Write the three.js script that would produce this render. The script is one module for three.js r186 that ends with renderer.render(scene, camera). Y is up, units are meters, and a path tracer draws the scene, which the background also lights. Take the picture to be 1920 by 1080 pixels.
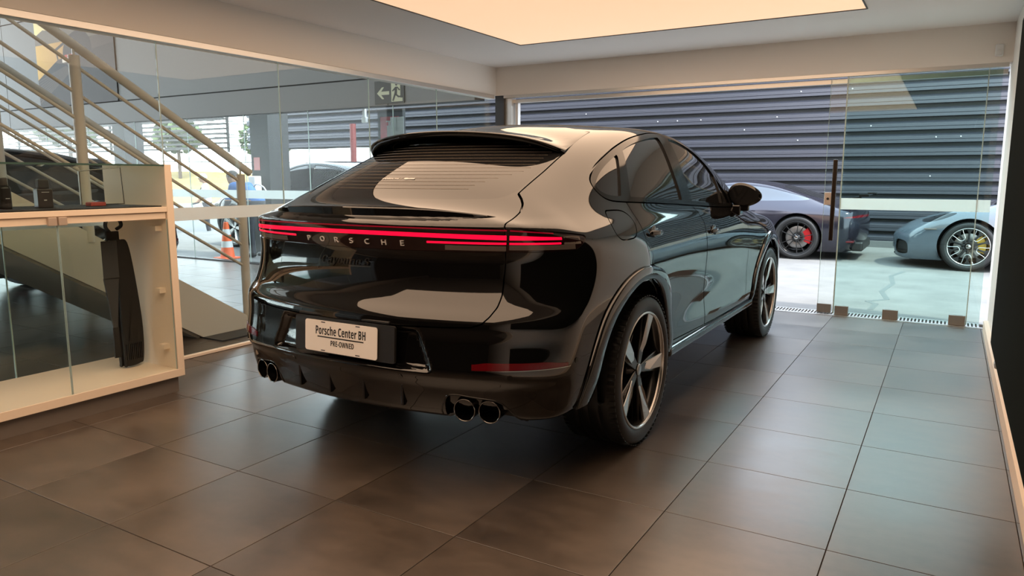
import * as THREE from 'three';
import { mergeGeometries, toCreasedNormals } from 'three/addons/utils/BufferGeometryUtils.js';
import { RoundedBoxGeometry } from 'three/addons/geometries/RoundedBoxGeometry.js';
import { edgeTable, triTable } from 'three/addons/objects/MarchingCubes.js';
import { FontLoader } from 'three/addons/loaders/FontLoader.js';
import { TextGeometry } from 'three/addons/geometries/TextGeometry.js';
import { RectAreaLightUniformsLib } from 'three/addons/lights/RectAreaLightUniformsLib.js';

// ---------- camera, sky, sun, large lamps, exposure ----------
const scene = new THREE.Scene();
const renderer = new THREE.WebGLRenderer({ antialias: true });
renderer.toneMapping = THREE.LinearToneMapping;
renderer.toneMappingExposure = 2.65;
renderer.shadowMap.enabled = true;
const camera = new THREE.PerspectiveCamera(2 * Math.atan(540 / 1371.2) * 180 / Math.PI, 16 / 9, 0.05, 300);
camera.position.set(0, 1.32, 0);
camera.lookAt(Math.sin(-0.5372) * Math.cos(0.1504), 1.32 - Math.sin(0.1504), -Math.cos(-0.5372) * Math.cos(0.1504));
{ // a bright hazy sky, bluer overhead
  const w = 64, h = 32, d = new Float32Array(w * h * 4);
  for (let j = 0; j < h; j++) { const e = Math.max(0, (j + 0.5) / h * 2 - 1), t = Math.pow(e, 0.6); for (let i = 0; i < w; i++) d.set([2.4 - 0.85 * t, 2.5 - 0.55 * t, 2.6 - 0.15 * t, 1], (j * w + i) * 4); }
  const sky = new THREE.DataTexture(d, w, h, THREE.RGBAFormat, THREE.FloatType); sky.mapping = THREE.EquirectangularReflectionMapping; sky.magFilter = THREE.LinearFilter; sky.needsUpdate = true;
  scene.background = sky; scene.backgroundIntensity = 1.0;
}
const sun = new THREE.DirectionalLight(new THREE.Color().setRGB(1.0, 0.95, 0.86), 2.6);
sun.position.set(9, 16, -11); sun.target.position.set(0, 0, -13); sun.castShadow = true; sun.shadow.mapSize.set(2048, 2048); sun.shadow.radius = 4;
Object.assign(sun.shadow.camera, { left: -30, right: 30, top: 30, bottom: -30, near: 1, far: 80 }); scene.add(sun, sun.target);
RectAreaLightUniformsLib.init();
const panelLight = new THREE.RectAreaLight(new THREE.Color().setRGB(1.0, 0.70, 0.48), 0.80, 3.04, 7.3);   // the luminous ceiling over the car
panelLight.position.set(-2.195, 2.594, -2.75); panelLight.rotation.x = -Math.PI / 2; scene.add(panelLight);
const lobbyFillLight = new THREE.RectAreaLight(new THREE.Color().setRGB(0.95, 1.0, 1.0), 0.2, 7, 3);           // added fill for the lobby, no such lamp is seen
lobbyFillLight.position.set(-10, 5.35, -3.5); lobbyFillLight.rotation.x = -Math.PI / 2; scene.add(lobbyFillLight);
// ---------- small numeric helpers ----------
function rng(seed) { let a = seed >>> 0; return () => { a = (a + 0x6D2B79F5) >>> 0; let t = a; t = Math.imul(t ^ (t >>> 15), t | 1); t ^= t + Math.imul(t ^ (t >>> 7), t | 61); return ((t ^ (t >>> 14)) >>> 0) / 4294967296; }; }
const clamp = (x, a, b) => Math.min(b, Math.max(a, x));
const lerp = (a, b, t) => a + (b - a) * t;
const smooth = (a, b, x) => { const t = clamp((x - a) / (b - a), 0, 1); return t * t * (3 - 2 * t); };
function spline(xs, ys) {                       // natural cubic spline, straight beyond its ends
  const n = xs.length, h = [], m = new Array(n).fill(0), l = new Array(n).fill(1), mu = new Array(n).fill(0), z = new Array(n).fill(0);
  for (let i = 0; i < n - 1; i++) h[i] = xs[i + 1] - xs[i];
  for (let i = 1; i < n - 1; i++) {
    const a = 3 * ((ys[i + 1] - ys[i]) / h[i] - (ys[i] - ys[i - 1]) / h[i - 1]);
    l[i] = 2 * (xs[i + 1] - xs[i - 1]) - h[i - 1] * mu[i - 1]; mu[i] = h[i] / l[i]; z[i] = (a - h[i - 1] * z[i - 1]) / l[i];
  }
  for (let j = n - 2; j >= 0; j--) m[j] = z[j] - mu[j] * m[j + 1];
  const b = [], d = [];
  for (let j = 0; j < n - 1; j++) { b[j] = (ys[j + 1] - ys[j]) / h[j] - h[j] * (m[j + 1] + 2 * m[j]) / 3; d[j] = (m[j + 1] - m[j]) / (3 * h[j]); }
  const e = b[n - 2] + 2 * m[n - 2] * h[n - 2] + 3 * d[n - 2] * h[n - 2] * h[n - 2];
  return (x) => {
    if (x <= xs[0]) return ys[0] + b[0] * (x - xs[0]);
    if (x >= xs[n - 1]) return ys[n - 1] + e * (x - xs[n - 1]);
    let j = 0; while (j < n - 2 && x > xs[j + 1]) j++;
    const t = x - xs[j]; return ys[j] + t * (b[j] + t * (m[j] + t * d[j]));
  };
}
function dense1(f, a, b, step) {                // a function on an even grid, cubic between the samples
  const n = Math.ceil((b - a) / step) + 1, v = new Float64Array(n); for (let i = 0; i < n; i++) v[i] = f(a + i * step);
  return (x) => {
    const u = clamp((x - a) / step, 1, n - 2.0001), i = Math.floor(u), t = u - i, p0 = v[i - 1], p1 = v[i], p2 = v[i + 1], p3 = v[Math.min(n - 1, i + 2)];
    return p1 + 0.5 * t * (p2 - p0 + t * (2 * p0 - 5 * p1 + 4 * p2 - p3 + t * (3 * (p1 - p2) + p3 - p0)));
  };
}
function table(xs, ys, rows, step) {            // rows[iy][ix]: a smooth surface through a small table of values
  const rf = rows.map((r) => spline(xs, r)), x0 = xs[0], x1 = xs[xs.length - 1], y0 = ys[0], y1 = ys[ys.length - 1];
  const nx = Math.ceil((x1 - x0) / step) + 1, ny = Math.ceil((y1 - y0) / step) + 1, g = new Float64Array(nx * ny);
  for (let i = 0; i < nx; i++) { const x = x0 + i * step, c = spline(ys, rf.map((f) => f(x))); for (let j = 0; j < ny; j++) g[j * nx + i] = c(y0 + j * step); }
  return (x, y) => {
    const u = clamp((x - x0) / step, 1, nx - 3.0001), v = clamp((y - y0) / step, 1, ny - 3.0001), i = Math.floor(u), j = Math.floor(v), s = u - i, t = v - j;
    let out = 0;
    const s2 = s * s, s3 = s2 * s, a0 = (-s + 2 * s2 - s3) / 2, a1 = (2 - 5 * s2 + 3 * s3) / 2, a2 = (s + 4 * s2 - 3 * s3) / 2, a3 = (s3 - s2) / 2;
    const t2 = t * t, t3 = t2 * t, b = [(-t + 2 * t2 - t3) / 2, (2 - 5 * t2 + 3 * t3) / 2, (t + 4 * t2 - 3 * t3) / 2, (t3 - t2) / 2];
    for (let q = 0; q < 4; q++) { const o = (j - 1 + q) * nx + i - 1; out += b[q] * (a0 * g[o] + a1 * g[o + 1] + a2 * g[o + 2] + a3 * g[o + 3]); }
    return out;
  };
}
const smax = (a, b, k) => { const h = Math.max(k - Math.abs(a - b), 0); return Math.max(a, b) + h * h * h / (6 * k * k); };

// ---------- meshes that can be cut: P positions, N normals, T triangles ----------
function surfaceOf(F, lo, hi, cell, bound) {    // the surface F = 0 inside a box, on a grid, each corner pulled onto it
  const nx = Math.ceil((hi[0] - lo[0]) / cell), ny = Math.ceil((hi[1] - lo[1]) / cell), nz = Math.ceil((hi[2] - lo[2]) / cell), B = 4;
  const sx = nx + 1, sxy = sx * (ny + 1), val = new Float32Array(sxy * (nz + 1)).fill(NaN);
  const at = (i, j, k) => { const o = k * sxy + j * sx + i; let f = val[o]; if (f !== f) { f = F(lo[0] + i * cell, lo[1] + j * cell, lo[2] + k * cell); if (f === 0) f = 1e-7; val[o] = f; } return f; };
  const P = [], T = [], seen = new Map(), CO = [[0, 0, 0], [1, 0, 0], [1, 1, 0], [0, 1, 0], [0, 0, 1], [1, 0, 1], [1, 1, 1], [0, 1, 1]];
  const ED = [[0, 1], [1, 2], [2, 3], [3, 0], [4, 5], [5, 6], [6, 7], [7, 4], [0, 4], [1, 5], [2, 6], [3, 7]];
  for (let kb = 0; kb < nz; kb += B) for (let jb = 0; jb < ny; jb += B) for (let ib = 0; ib < nx; ib += B) {
    const f = F(lo[0] + (ib + B / 2) * cell, lo[1] + (jb + B / 2) * cell, lo[2] + (kb + B / 2) * cell);
    if (Math.abs(f) > bound + B * cell * 1.6) continue;
    for (let k = kb; k < Math.min(nz, kb + B); k++) for (let j = jb; j < Math.min(ny, jb + B); j++) for (let i = ib; i < Math.min(nx, ib + B); i++) {
      let code = 0; const v = [];
      for (let c = 0; c < 8; c++) { v[c] = at(i + CO[c][0], j + CO[c][1], k + CO[c][2]); if (v[c] < 0) code |= 1 << c; }
      if (code === 0 || code === 255) continue;
      const ids = [];
      for (let e = 0; e < 12; e++) if (edgeTable[code] & (1 << e)) {
        const [a, b] = ED[e], A = CO[a], Q = CO[b];
        const ka = (k + A[2]) * sxy + (j + A[1]) * sx + i + A[0], kq = (k + Q[2]) * sxy + (j + Q[1]) * sx + i + Q[0], key = ka < kq ? ka * 3 + (A[0] !== Q[0] ? 0 : A[1] !== Q[1] ? 1 : 2) : kq * 3 + (A[0] !== Q[0] ? 0 : A[1] !== Q[1] ? 1 : 2);
        let id = seen.get(key);
        if (id === undefined) {
          const t = v[a] / (v[a] - v[b]); id = P.length / 3; seen.set(key, id);
          P.push(lo[0] + (i + lerp(A[0], Q[0], t)) * cell, lo[1] + (j + lerp(A[1], Q[1], t)) * cell, lo[2] + (k + lerp(A[2], Q[2], t)) * cell);
        }
        ids[e] = id;
      }
      for (let t = 0; triTable[code * 16 + t] !== -1; t += 3) { const a = ids[triTable[code * 16 + t]], b = ids[triTable[code * 16 + t + 1]], c = ids[triTable[code * 16 + t + 2]]; if (a !== b && b !== c && a !== c) T.push(a, b, c); }
    }
  }
  const N = new Array(P.length), e = cell * 0.35;
  for (let i = 0; i < P.length; i += 3) {
    let x = P[i], y = P[i + 1], z = P[i + 2], gx, gy, gz;
    for (let it = 0; it < 2; it++) {
      gx = (F(x + e, y, z) - F(x - e, y, z)) / (2 * e); gy = (F(x, y + e, z) - F(x, y - e, z)) / (2 * e); gz = (F(x, y, z + e) - F(x, y, z - e)) / (2 * e);
      const g2 = Math.max(gx * gx + gy * gy + gz * gz, 0.05), f = clamp(F(x, y, z), -0.5 * cell, 0.5 * cell) / g2; x -= f * gx; y -= f * gy; z -= f * gz;
    }
    const l = Math.hypot(gx, gy, gz) || 1; P[i] = x; P[i + 1] = y; P[i + 2] = z; N[i] = gx / l; N[i + 1] = gy / l; N[i + 2] = gz / l;
  }
  // turn every triangle to face the way its normals point
  for (let t = 0; t < T.length; t += 3) {
    const a = T[t] * 3, b = T[t + 1] * 3, c = T[t + 2] * 3;
    const ux = P[b] - P[a], uy = P[b + 1] - P[a + 1], uz = P[b + 2] - P[a + 2], wx = P[c] - P[a], wy = P[c + 1] - P[a + 1], wz = P[c + 2] - P[a + 2];
    if ((uy * wz - uz * wy) * (N[a] + N[b] + N[c]) + (uz * wx - ux * wz) * (N[a + 1] + N[b + 1] + N[c + 1]) + (ux * wy - uy * wx) * (N[a + 2] + N[b + 2] + N[c + 2]) < 0) { const q = T[t + 1]; T[t + 1] = T[t + 2]; T[t + 2] = q; }
  }
  return { P, N, T };
}
function splitMesh(M, D) {                      // D(x, y, z, nx, ny, nz) < 0 goes to [0], > 0 to [1]
  const n = M.P.length / 3, d = new Float64Array(n), out = [{ P: [], N: [], T: [] }, { P: [], N: [], T: [] }], map = [new Map(), new Map()], cutMap = [new Map(), new Map()];
  for (let i = 0; i < n; i++) { d[i] = D(M.P[3 * i], M.P[3 * i + 1], M.P[3 * i + 2], M.N[3 * i], M.N[3 * i + 1], M.N[3 * i + 2]); if (Math.abs(d[i]) < 1e-6) d[i] = 1e-6; }
  const put = (s, i) => { let id = map[s].get(i); if (id === undefined) { const o = out[s]; id = o.P.length / 3; o.P.push(M.P[3 * i], M.P[3 * i + 1], M.P[3 * i + 2]); o.N.push(M.N[3 * i], M.N[3 * i + 1], M.N[3 * i + 2]); map[s].set(i, id); } return id; };
  const cut = (s, i, j) => {
    if (i > j) { const q = i; i = j; j = q; }
    const key = i * 4194304 + j; let id = cutMap[s].get(key);
    if (id === undefined) {
      const t = d[i] / (d[i] - d[j]), o = out[s]; id = o.P.length / 3; let nn = [];
      for (let c = 0; c < 3; c++) { o.P.push(lerp(M.P[3 * i + c], M.P[3 * j + c], t)); nn.push(lerp(M.N[3 * i + c], M.N[3 * j + c], t)); }
      const l = Math.hypot(...nn) || 1; o.N.push(nn[0] / l, nn[1] / l, nn[2] / l); cutMap[s].set(key, id);
    }
    return id;
  };
  for (let t = 0; t < M.T.length; t += 3) {
    const v = [M.T[t], M.T[t + 1], M.T[t + 2]], s = v.map((i) => (d[i] < 0 ? 0 : 1));
    if (s[0] === s[1] && s[1] === s[2]) { out[s[0]].T.push(put(s[0], v[0]), put(s[0], v[1]), put(s[0], v[2])); continue; }
    let k = s[0] === s[1] ? 2 : s[0] === s[2] ? 1 : 0; const a = v[k], b = v[(k + 1) % 3], c = v[(k + 2) % 3], sa = s[k], so = 1 - sa;
    out[sa].T.push(put(sa, a), cut(sa, a, b), cut(sa, a, c));
    const p = cut(so, a, b), q = cut(so, a, c), bb = put(so, b), cc = put(so, c); out[so].T.push(p, bb, cc, p, cc, q);
  }
  return out;
}
function lipped(M, depth, off = 0) {            // the cut edges folded inwards, so that a panel has thickness; off moves it along its normals
  const P = M.P.slice(), N = M.N.slice(), T = M.T.slice(), count = new Map();
  if (off) for (let i = 0; i < P.length; i++) P[i] += N[i] * off;
  if (depth) {
    const key = (a, b) => (a < b ? a * 4194304 + b : b * 4194304 + a);
    for (let t = 0; t < T.length; t += 3) for (let e = 0; e < 3; e++) { const k = key(T[t + e], T[t + (e + 1) % 3]); count.set(k, (count.get(k) || 0) + 1); }
    const m = T.length;
    for (let t = 0; t < m; t += 3) for (let e = 0; e < 3; e++) {
      const a = T[t + e], b = T[t + (e + 1) % 3]; if (count.get(key(a, b)) !== 1) continue;
      if (Math.abs(P[3 * a]) < 2e-3 && Math.abs(P[3 * b]) < 2e-3) continue;          // the middle plane, where the mirrored half joins on
      const ex = P[3 * b] - P[3 * a], ey = P[3 * b + 1] - P[3 * a + 1], ez = P[3 * b + 2] - P[3 * a + 2];
      let nx = ey * N[3 * a + 2] - ez * N[3 * a + 1], ny = ez * N[3 * a] - ex * N[3 * a + 2], nz = ex * N[3 * a + 1] - ey * N[3 * a]; const l = Math.hypot(nx, ny, nz) || 1; nx /= l; ny /= l; nz /= l;
      const o = P.length / 3;
      for (const [i, dd] of [[a, 0], [b, 0], [a, depth], [b, depth]]) { for (let c = 0; c < 3; c++) P.push(P[3 * i + c] - N[3 * i + c] * dd); N.push(nx, ny, nz); }
      T.push(o, o + 2, o + 1, o + 1, o + 2, o + 3);
    }
  }
  return { P, N, T };
}
function mirrored(M, both = true) {             // the other half of a symmetric car
  const n = M.P.length / 3, P = both ? M.P.slice() : [], N = both ? M.N.slice() : [], T = both ? M.T.slice() : [], o = both ? n : 0;
  for (let i = 0; i < n; i++) { P.push(-M.P[3 * i], M.P[3 * i + 1], M.P[3 * i + 2]); N.push(-M.N[3 * i], M.N[3 * i + 1], M.N[3 * i + 2]); }
  for (let t = 0; t < M.T.length; t += 3) T.push(o + M.T[t], o + M.T[t + 2], o + M.T[t + 1]);
  return { P, N, T };
}
function joined(...list) {
  const P = [], N = [], T = [];
  for (const M of list) { const o = P.length / 3; for (const v of M.P) P.push(v); for (const v of M.N) N.push(v); for (const v of M.T) T.push(o + v); }
  return { P, N, T };
}
function geo(M) {
  const g = new THREE.BufferGeometry();
  g.setAttribute('position', new THREE.Float32BufferAttribute(M.P, 3)); g.setAttribute('normal', new THREE.Float32BufferAttribute(M.N, 3)); g.setIndex(M.T);
  return g;
}
function rounded(pts, n = 6) {                  // a closed outline through the points, corners eased (Catmull-Rom)
  const out = [], m = pts.length;
  for (let i = 0; i < m; i++) {
    const p0 = pts[(i + m - 1) % m], p1 = pts[i], p2 = pts[(i + 1) % m], p3 = pts[(i + 2) % m];
    if (p1[2]) { if (p2[2]) { out.push([p1[0], p1[1]]); continue; } }
    const a = p1[2] ? p1 : p0, b = p2[2] ? p2 : p3;                 // a third entry makes the corner sharp
    for (let k = 0; k < n; k++) { const t = k / n, q = (c) => { const A = a === p1 ? 2 * p1[c] - p2[c] : a[c], Z = b === p2 ? 2 * p2[c] - p1[c] : b[c]; return p1[c] + 0.5 * t * (p2[c] - A + t * (2 * A - 5 * p1[c] + 4 * p2[c] - Z + t * (3 * (p1[c] - p2[c]) + Z - A))); }; out.push([q(0), q(1)]); }
  }
  return out;
}
function outline(pts) {                         // signed distance to a closed outline, negative inside
  const n = pts.length; let x0 = 1e9, x1 = -1e9, y0 = 1e9, y1 = -1e9;
  for (const [x, y] of pts) { x0 = Math.min(x0, x); x1 = Math.max(x1, x); y0 = Math.min(y0, y); y1 = Math.max(y1, y); }
  return (x, y) => {
    const bx = Math.max(x0 - x, x - x1), by = Math.max(y0 - y, y - y1); if (bx > 0.1 || by > 0.1) return Math.max(bx, by);
    let d = 1e9, inside = false;
    for (let i = 0, j = n - 1; i < n; j = i++) {
      const ax = pts[j][0], ay = pts[j][1], ex = pts[i][0] - ax, ey = pts[i][1] - ay, wx = x - ax, wy = y - ay, t = clamp((wx * ex + wy * ey) / (ex * ex + ey * ey || 1e-12), 0, 1), dx = wx - t * ex, dy = wy - t * ey;
      d = Math.min(d, dx * dx + dy * dy);
      if ((pts[i][1] > y) !== (ay > y) && x < (pts[j][0] - pts[i][0]) * (y - pts[i][1]) / (ay - pts[i][1]) + pts[i][0]) inside = !inside;
    }
    return inside ? -Math.sqrt(d) : Math.sqrt(d);
  };
}
function strokeLine(pts) {                      // distance to an open line, for single shut lines
  return (x, y) => { let d = 1e9; for (let i = 1; i < pts.length; i++) { const ax = pts[i - 1][0], ay = pts[i - 1][1], ex = pts[i][0] - ax, ey = pts[i][1] - ay, t = clamp(((x - ax) * ex + (y - ay) * ey) / (ex * ex + ey * ey), 0, 1); d = Math.min(d, Math.hypot(x - ax - t * ex, y - ay - t * ey)); } return d; };
}
// ---------- the form of the coupe SUV: X to its right, y up, S forward from the rear axle ----------
const SUV = (() => {
  const Sc = [-1.15, -0.95, -0.7, -0.4, 0, 0.4, 0.8, 1.2, 1.6, 2.0, 2.4, 2.9, 3.3, 3.6, 3.85];
  const yr = [0.24, 0.34, 0.42, 0.50, 0.60, 0.75, 0.90, 1.00, 1.08, 1.14, 1.20, 1.30, 1.42, 1.55, 1.70];
  const cols = [
    [0.78, 0.85, 0.88, 0.89, 0.90, 0.895, 0.87, 0.87, 0.84, 0.79, 0.73, 0.64, 0.53, 0.42, 0.30],
    [0.83, 0.89, 0.91, 0.92, 0.926, 0.924, 0.905, 0.90, 0.88, 0.83, 0.765, 0.68, 0.59, 0.49, 0.38],
    [0.86, 0.905, 0.925, 0.937, 0.943, 0.946, 0.945, 0.94, 0.915, 0.86, 0.80, 0.725, 0.645, 0.56, 0.46],
    [0.88, 0.92, 0.94, 0.95, 0.957, 0.967, 0.974, 0.966, 0.935, 0.885, 0.838, 0.775, 0.703, 0.625, 0.53],
    [0.88, 0.925, 0.945, 0.955, 0.967, 0.982, 0.988, 0.975, 0.942, 0.90, 0.866, 0.815, 0.752, 0.675, 0.58],
    [0.88, 0.925, 0.945, 0.946, 0.948, 0.965, 0.978, 0.964, 0.932, 0.893, 0.868, 0.823, 0.763, 0.69, 0.60],
    [0.88, 0.925, 0.944, 0.940, 0.936, 0.956, 0.970, 0.957, 0.925, 0.886, 0.864, 0.82, 0.76, 0.685, 0.595],
    [0.88, 0.925, 0.944, 0.939, 0.934, 0.955, 0.968, 0.954, 0.922, 0.883, 0.862, 0.815, 0.755, 0.68, 0.59],
    [0.88, 0.925, 0.945, 0.941, 0.936, 0.956, 0.967, 0.952, 0.918, 0.879, 0.858, 0.81, 0.748, 0.67, 0.58],
    [0.88, 0.925, 0.945, 0.945, 0.942, 0.958, 0.964, 0.944, 0.908, 0.868, 0.845, 0.795, 0.73, 0.65, 0.56],
    [0.87, 0.92, 0.945, 0.952, 0.955, 0.966, 0.962, 0.930, 0.878, 0.83, 0.80, 0.75, 0.69, 0.61, 0.52],
    [0.86, 0.91, 0.945, 0.958, 0.968, 0.976, 0.962, 0.915, 0.845, 0.785, 0.75, 0.70, 0.64, 0.56, 0.47],
    [0.84, 0.89, 0.925, 0.94, 0.948, 0.950, 0.925, 0.865, 0.78, 0.72, 0.68, 0.63, 0.57, 0.50, 0.42],
    [0.80, 0.85, 0.885, 0.90, 0.905, 0.90, 0.86, 0.79, 0.70, 0.64, 0.60, 0.55, 0.50, 0.43, 0.35],
    [0.74, 0.79, 0.82, 0.835, 0.84, 0.83, 0.78, 0.70, 0.61, 0.55, 0.52, 0.47, 0.42, 0.36, 0.29],
  ];
  const Xs = table(Sc, yr, yr.map((_, j) => cols.map((c) => c[j])), 0.02);
  const S0 = dense1(spline([0.20, 0.30, 0.38, 0.45, 0.485, 0.51, 0.54, 0.60, 0.66, 0.71, 0.745, 0.765, 0.80, 0.83, 0.86, 0.92, 0.98, 1.03, 1.07, 1.11, 1.124, 1.136, 1.147, 1.157, 1.17, 1.22, 1.7], [-0.96, -1.02, -1.05, -1.065, -1.075, -1.092, -1.096, -1.088, -1.08, -1.078, -1.074, -1.064, -1.03, -1.012, -1.0, -0.985, -0.982, -0.99, -1.0, -1.012, -1.016, -1.006, -0.988, -0.974, -0.970, -0.970, -0.970]), 0.15, 1.75, 0.01);
  const Y0 = dense1(spline([-1.3, -1.06, -1.0, -0.93, -0.83, -0.674, -0.4, -0.1, 0.2, 0.6, 1.0, 1.35, 1.65, 1.95, 2.25, 2.55, 2.75, 3.0, 3.4, 3.7, 3.9], [1.190, 1.192, 1.192, 1.193, 1.222, 1.313, 1.447, 1.548, 1.602, 1.633, 1.637, 1.620, 1.568, 1.458, 1.318, 1.185, 1.115, 1.065, 0.99, 0.89, 0.77]), -1.4, 4.0, 0.02);
  const C0 = dense1(spline([-1.2, -1.0, -0.85, -0.65, -0.4, 0, 0.5, 1.0, 1.6, 2.2, 2.6, 3.0, 3.9], [0.05, 0.07, 0.14, 0.23, 0.28, 0.23, 0.13, 0.09, 0.10, 0.15, 0.12, 0.07, 0.10]), -1.4, 4.0, 0.05);
  const A0 = dense1(spline([0.2, 0.6, 0.75, 0.9, 1.05, 1.14, 1.2, 1.7], [0.21, 0.21, 0.21, 0.21, 0.22, 0.235, 0.24, 0.24]), 0.15, 1.75, 0.02);
  const F0 = dense1(spline([0.2, 0.3, 0.4, 0.55, 0.7, 0.82, 0.92, 1.0, 1.7], [3.70, 3.77, 3.80, 3.805, 3.79, 3.76, 3.70, 3.62, 3.5]), 0.15, 1.75, 0.02);
  const YB = dense1(spline([-1.2, -0.8, -0.4, 0.3, 0.6, 2.4, 2.7, 3.3, 3.9], [0.33, 0.33, 0.33, 0.35, 0.355, 0.355, 0.33, 0.25, 0.25]), -1.3, 4.0, 0.05);
  function F(X, y, z) {
    const S = -z, ax = Math.abs(X), x2 = ax * ax, q = Math.min(ax / 0.95, 1.15), q8 = q * q * q * q * q * q * q * q;
    const side = ax - Xs(clamp(S, -1.15, 3.85), clamp(y, 0.24, 1.70));
    const hw = 0.345 + (0.72 - y) * 0.45, rec = 0.03 * (1 - smooth(hw, hw + 0.04, ax)) * smooth(0.53, 0.56, y) * (1 - smooth(0.680, 0.712, y));
    const rear = (S0(y) + A0(y) * x2 + 0.15 * q8 + rec) - S;
    const front = S - (F0(y) - 0.25 * x2 - 0.25 * q8);
    const top = (y - (Y0(S) - C0(S) * x2)) * 0.93;
    const bot = YB(S) - y;
    const kr = lerp(0.10, 0.16, smooth(0.6, 1.1, y));
    let f = smax(side, rear, kr); f = smax(f, front, 0.2);
    f = smax(f, top, lerp(0.013, 0.16, smooth(-0.95, -0.55, S)) * lerp(1, 0.8, smooth(0, 1, S)));
    return smax(f, bot, 0.05);
  }
  return { F, Xs, S0, Y0, C0 };
})();
// ---------- building things ----------
const used = new Map();
function numbered(name) { const n = used.get(name) || 0; used.set(name, n + 1); return n ? name + '_' + String(n).padStart(3, '0') : name; }
function tag(o, label, category, group, kind) { if (label) o.userData.label = label; if (category) o.userData.category = category; if (group) o.userData.group = group; if (kind) o.userData.kind = kind; return o; }
function base(name, at = [0, 0, 0], turn = 0) { const g = new THREE.Group(); g.name = numbered(name); g.position.set(...at); g.rotation.y = turn; scene.add(g); return g; }
function part(name, g, m, parent) { const o = new THREE.Mesh(g, m); o.castShadow = o.receiveShadow = true; if (parent) { o.name = name; parent.add(o); } else { o.name = numbered(name); scene.add(o); } return o; }
function thing(name, g, m, label, category, group) { return tag(part(name, g, m), label, category, group); }
function struct(name, g, m, label) { const o = part(name, g, m); o.userData.kind = 'structure'; if (label) o.userData.label = label; return o; }
function boxAt(x0, x1, y0, y1, z0, z1, r = 0) { const w = Math.abs(x1 - x0), h = Math.abs(y1 - y0), d = Math.abs(z1 - z0), g = r ? new RoundedBoxGeometry(w, h, d, 2, Math.min(r, w / 2.01, h / 2.01, d / 2.01)) : new THREE.BoxGeometry(w, h, d); g.translate((x0 + x1) / 2, (y0 + y1) / 2, (z0 + z1) / 2); return g; }
const merge = (list) => mergeGeometries(list.map((g) => { const q = g.index ? g.toNonIndexed() : g; for (const k of Object.keys(q.attributes)) if (!['position', 'normal', 'uv'].includes(k)) q.deleteAttribute(k); if (!q.attributes.uv) q.setAttribute('uv', new THREE.Float32BufferAttribute(new Float32Array(q.attributes.position.count * 2), 2)); return q; }));
function tube(a, b, r, n = 12) { const A = new THREE.Vector3(...a), Bv = new THREE.Vector3(...b), d = Bv.clone().sub(A), g = new THREE.CylinderGeometry(r, r, d.length(), n); g.applyQuaternion(new THREE.Quaternion().setFromUnitVectors(new THREE.Vector3(0, 1, 0), d.clone().normalize())); g.translate((a[0] + b[0]) / 2, (a[1] + b[1]) / 2, (a[2] + b[2]) / 2); return g; }
function sweep(pts, r, n = 40, m = 8, closed = false) { return new THREE.TubeGeometry(new THREE.CatmullRomCurve3(pts.map((p) => new THREE.Vector3(...p)), closed, 'centripetal'), n, r, m, closed); }
function plate(pts, depth, bevel = 0) { const s = new THREE.Shape(pts.map((p) => new THREE.Vector2(p[0], p[1]))); return new THREE.ExtrudeGeometry(s, { depth, bevelEnabled: bevel > 0, bevelThickness: bevel, bevelSize: bevel, bevelOffset: -bevel, bevelSegments: 2, curveSegments: 10, steps: 1 }); }
function lathe(pts, n = 48) { return new THREE.LatheGeometry(pts.map((p) => new THREE.Vector2(p[0], p[1])), n); }
const MAT = {};
const lin = (r, g, b) => new THREE.Color().setRGB(r, g, b);
function std(key, o) { const c = { roughness: 0.5, metalness: 0, ...o }; const M = new THREE.MeshPhysicalMaterial(c); M.name = key; MAT[key] = M; return M; }
std('blackPaint', { color: lin(0.0035, 0.0034, 0.0036), roughness: 0.03, ior: 1.68 });
std('trimBlack', { color: lin(0.004, 0.004, 0.0042), roughness: 0.09, ior: 1.55 });
std('darkGlass', { color: lin(0.010, 0.010, 0.0105), roughness: 0.01, ior: 1.6 });
std('rubber', { color: lin(0.007, 0.0068, 0.0066), roughness: 0.5 });
std('plasticDark', { color: lin(0.012, 0.012, 0.012), roughness: 0.45 });
std('linerPlastic', { color: lin(0.022, 0.022, 0.022), roughness: 0.85 });
std('pipeSteel', { color: lin(0.16, 0.15, 0.14), metalness: 0.7, roughness: 0.55 });
std('machined', { color: lin(0.55, 0.53, 0.51), metalness: 1, roughness: 0.24 });
std('rimBlack', { color: lin(0.008, 0.008, 0.008), roughness: 0.18 });
std('chromeDark', { color: lin(0.35, 0.34, 0.33), metalness: 1, roughness: 0.12 });
std('chrome', { color: lin(0.8, 0.79, 0.77), metalness: 1, roughness: 0.1 });
std('letterSilver', { color: lin(0.8, 0.78, 0.75), metalness: 0.3, roughness: 0.35 });
std('disc', { color: lin(0.3, 0.29, 0.28), metalness: 1, roughness: 0.35 });
std('redCaliper', { color: lin(0.6, 0.01, 0.015), roughness: 0.3 });
std('yellowCaliper', { color: lin(0.62, 0.36, 0.01), roughness: 0.3 });
std('lensSmoke', { color: lin(0.012, 0.004, 0.004), roughness: 0.04, ior: 1.6 });
std('lensRed', { color: lin(0.11, 0.003, 0.006), roughness: 0.08, ior: 1.6 });
std('lensClear', { color: lin(0.16, 0.135, 0.12), roughness: 0.2, metalness: 0.3 });
std('tailGlow', { color: lin(0.3, 0.0, 0.01), roughness: 0.3, emissive: lin(0.62, 0.001, 0.018), emissiveIntensity: 1 });
std('tailDim', { color: lin(0.12, 0.0, 0.004), roughness: 0.3, emissive: lin(0.07, 0.0, 0.003), emissiveIntensity: 1 });

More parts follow.
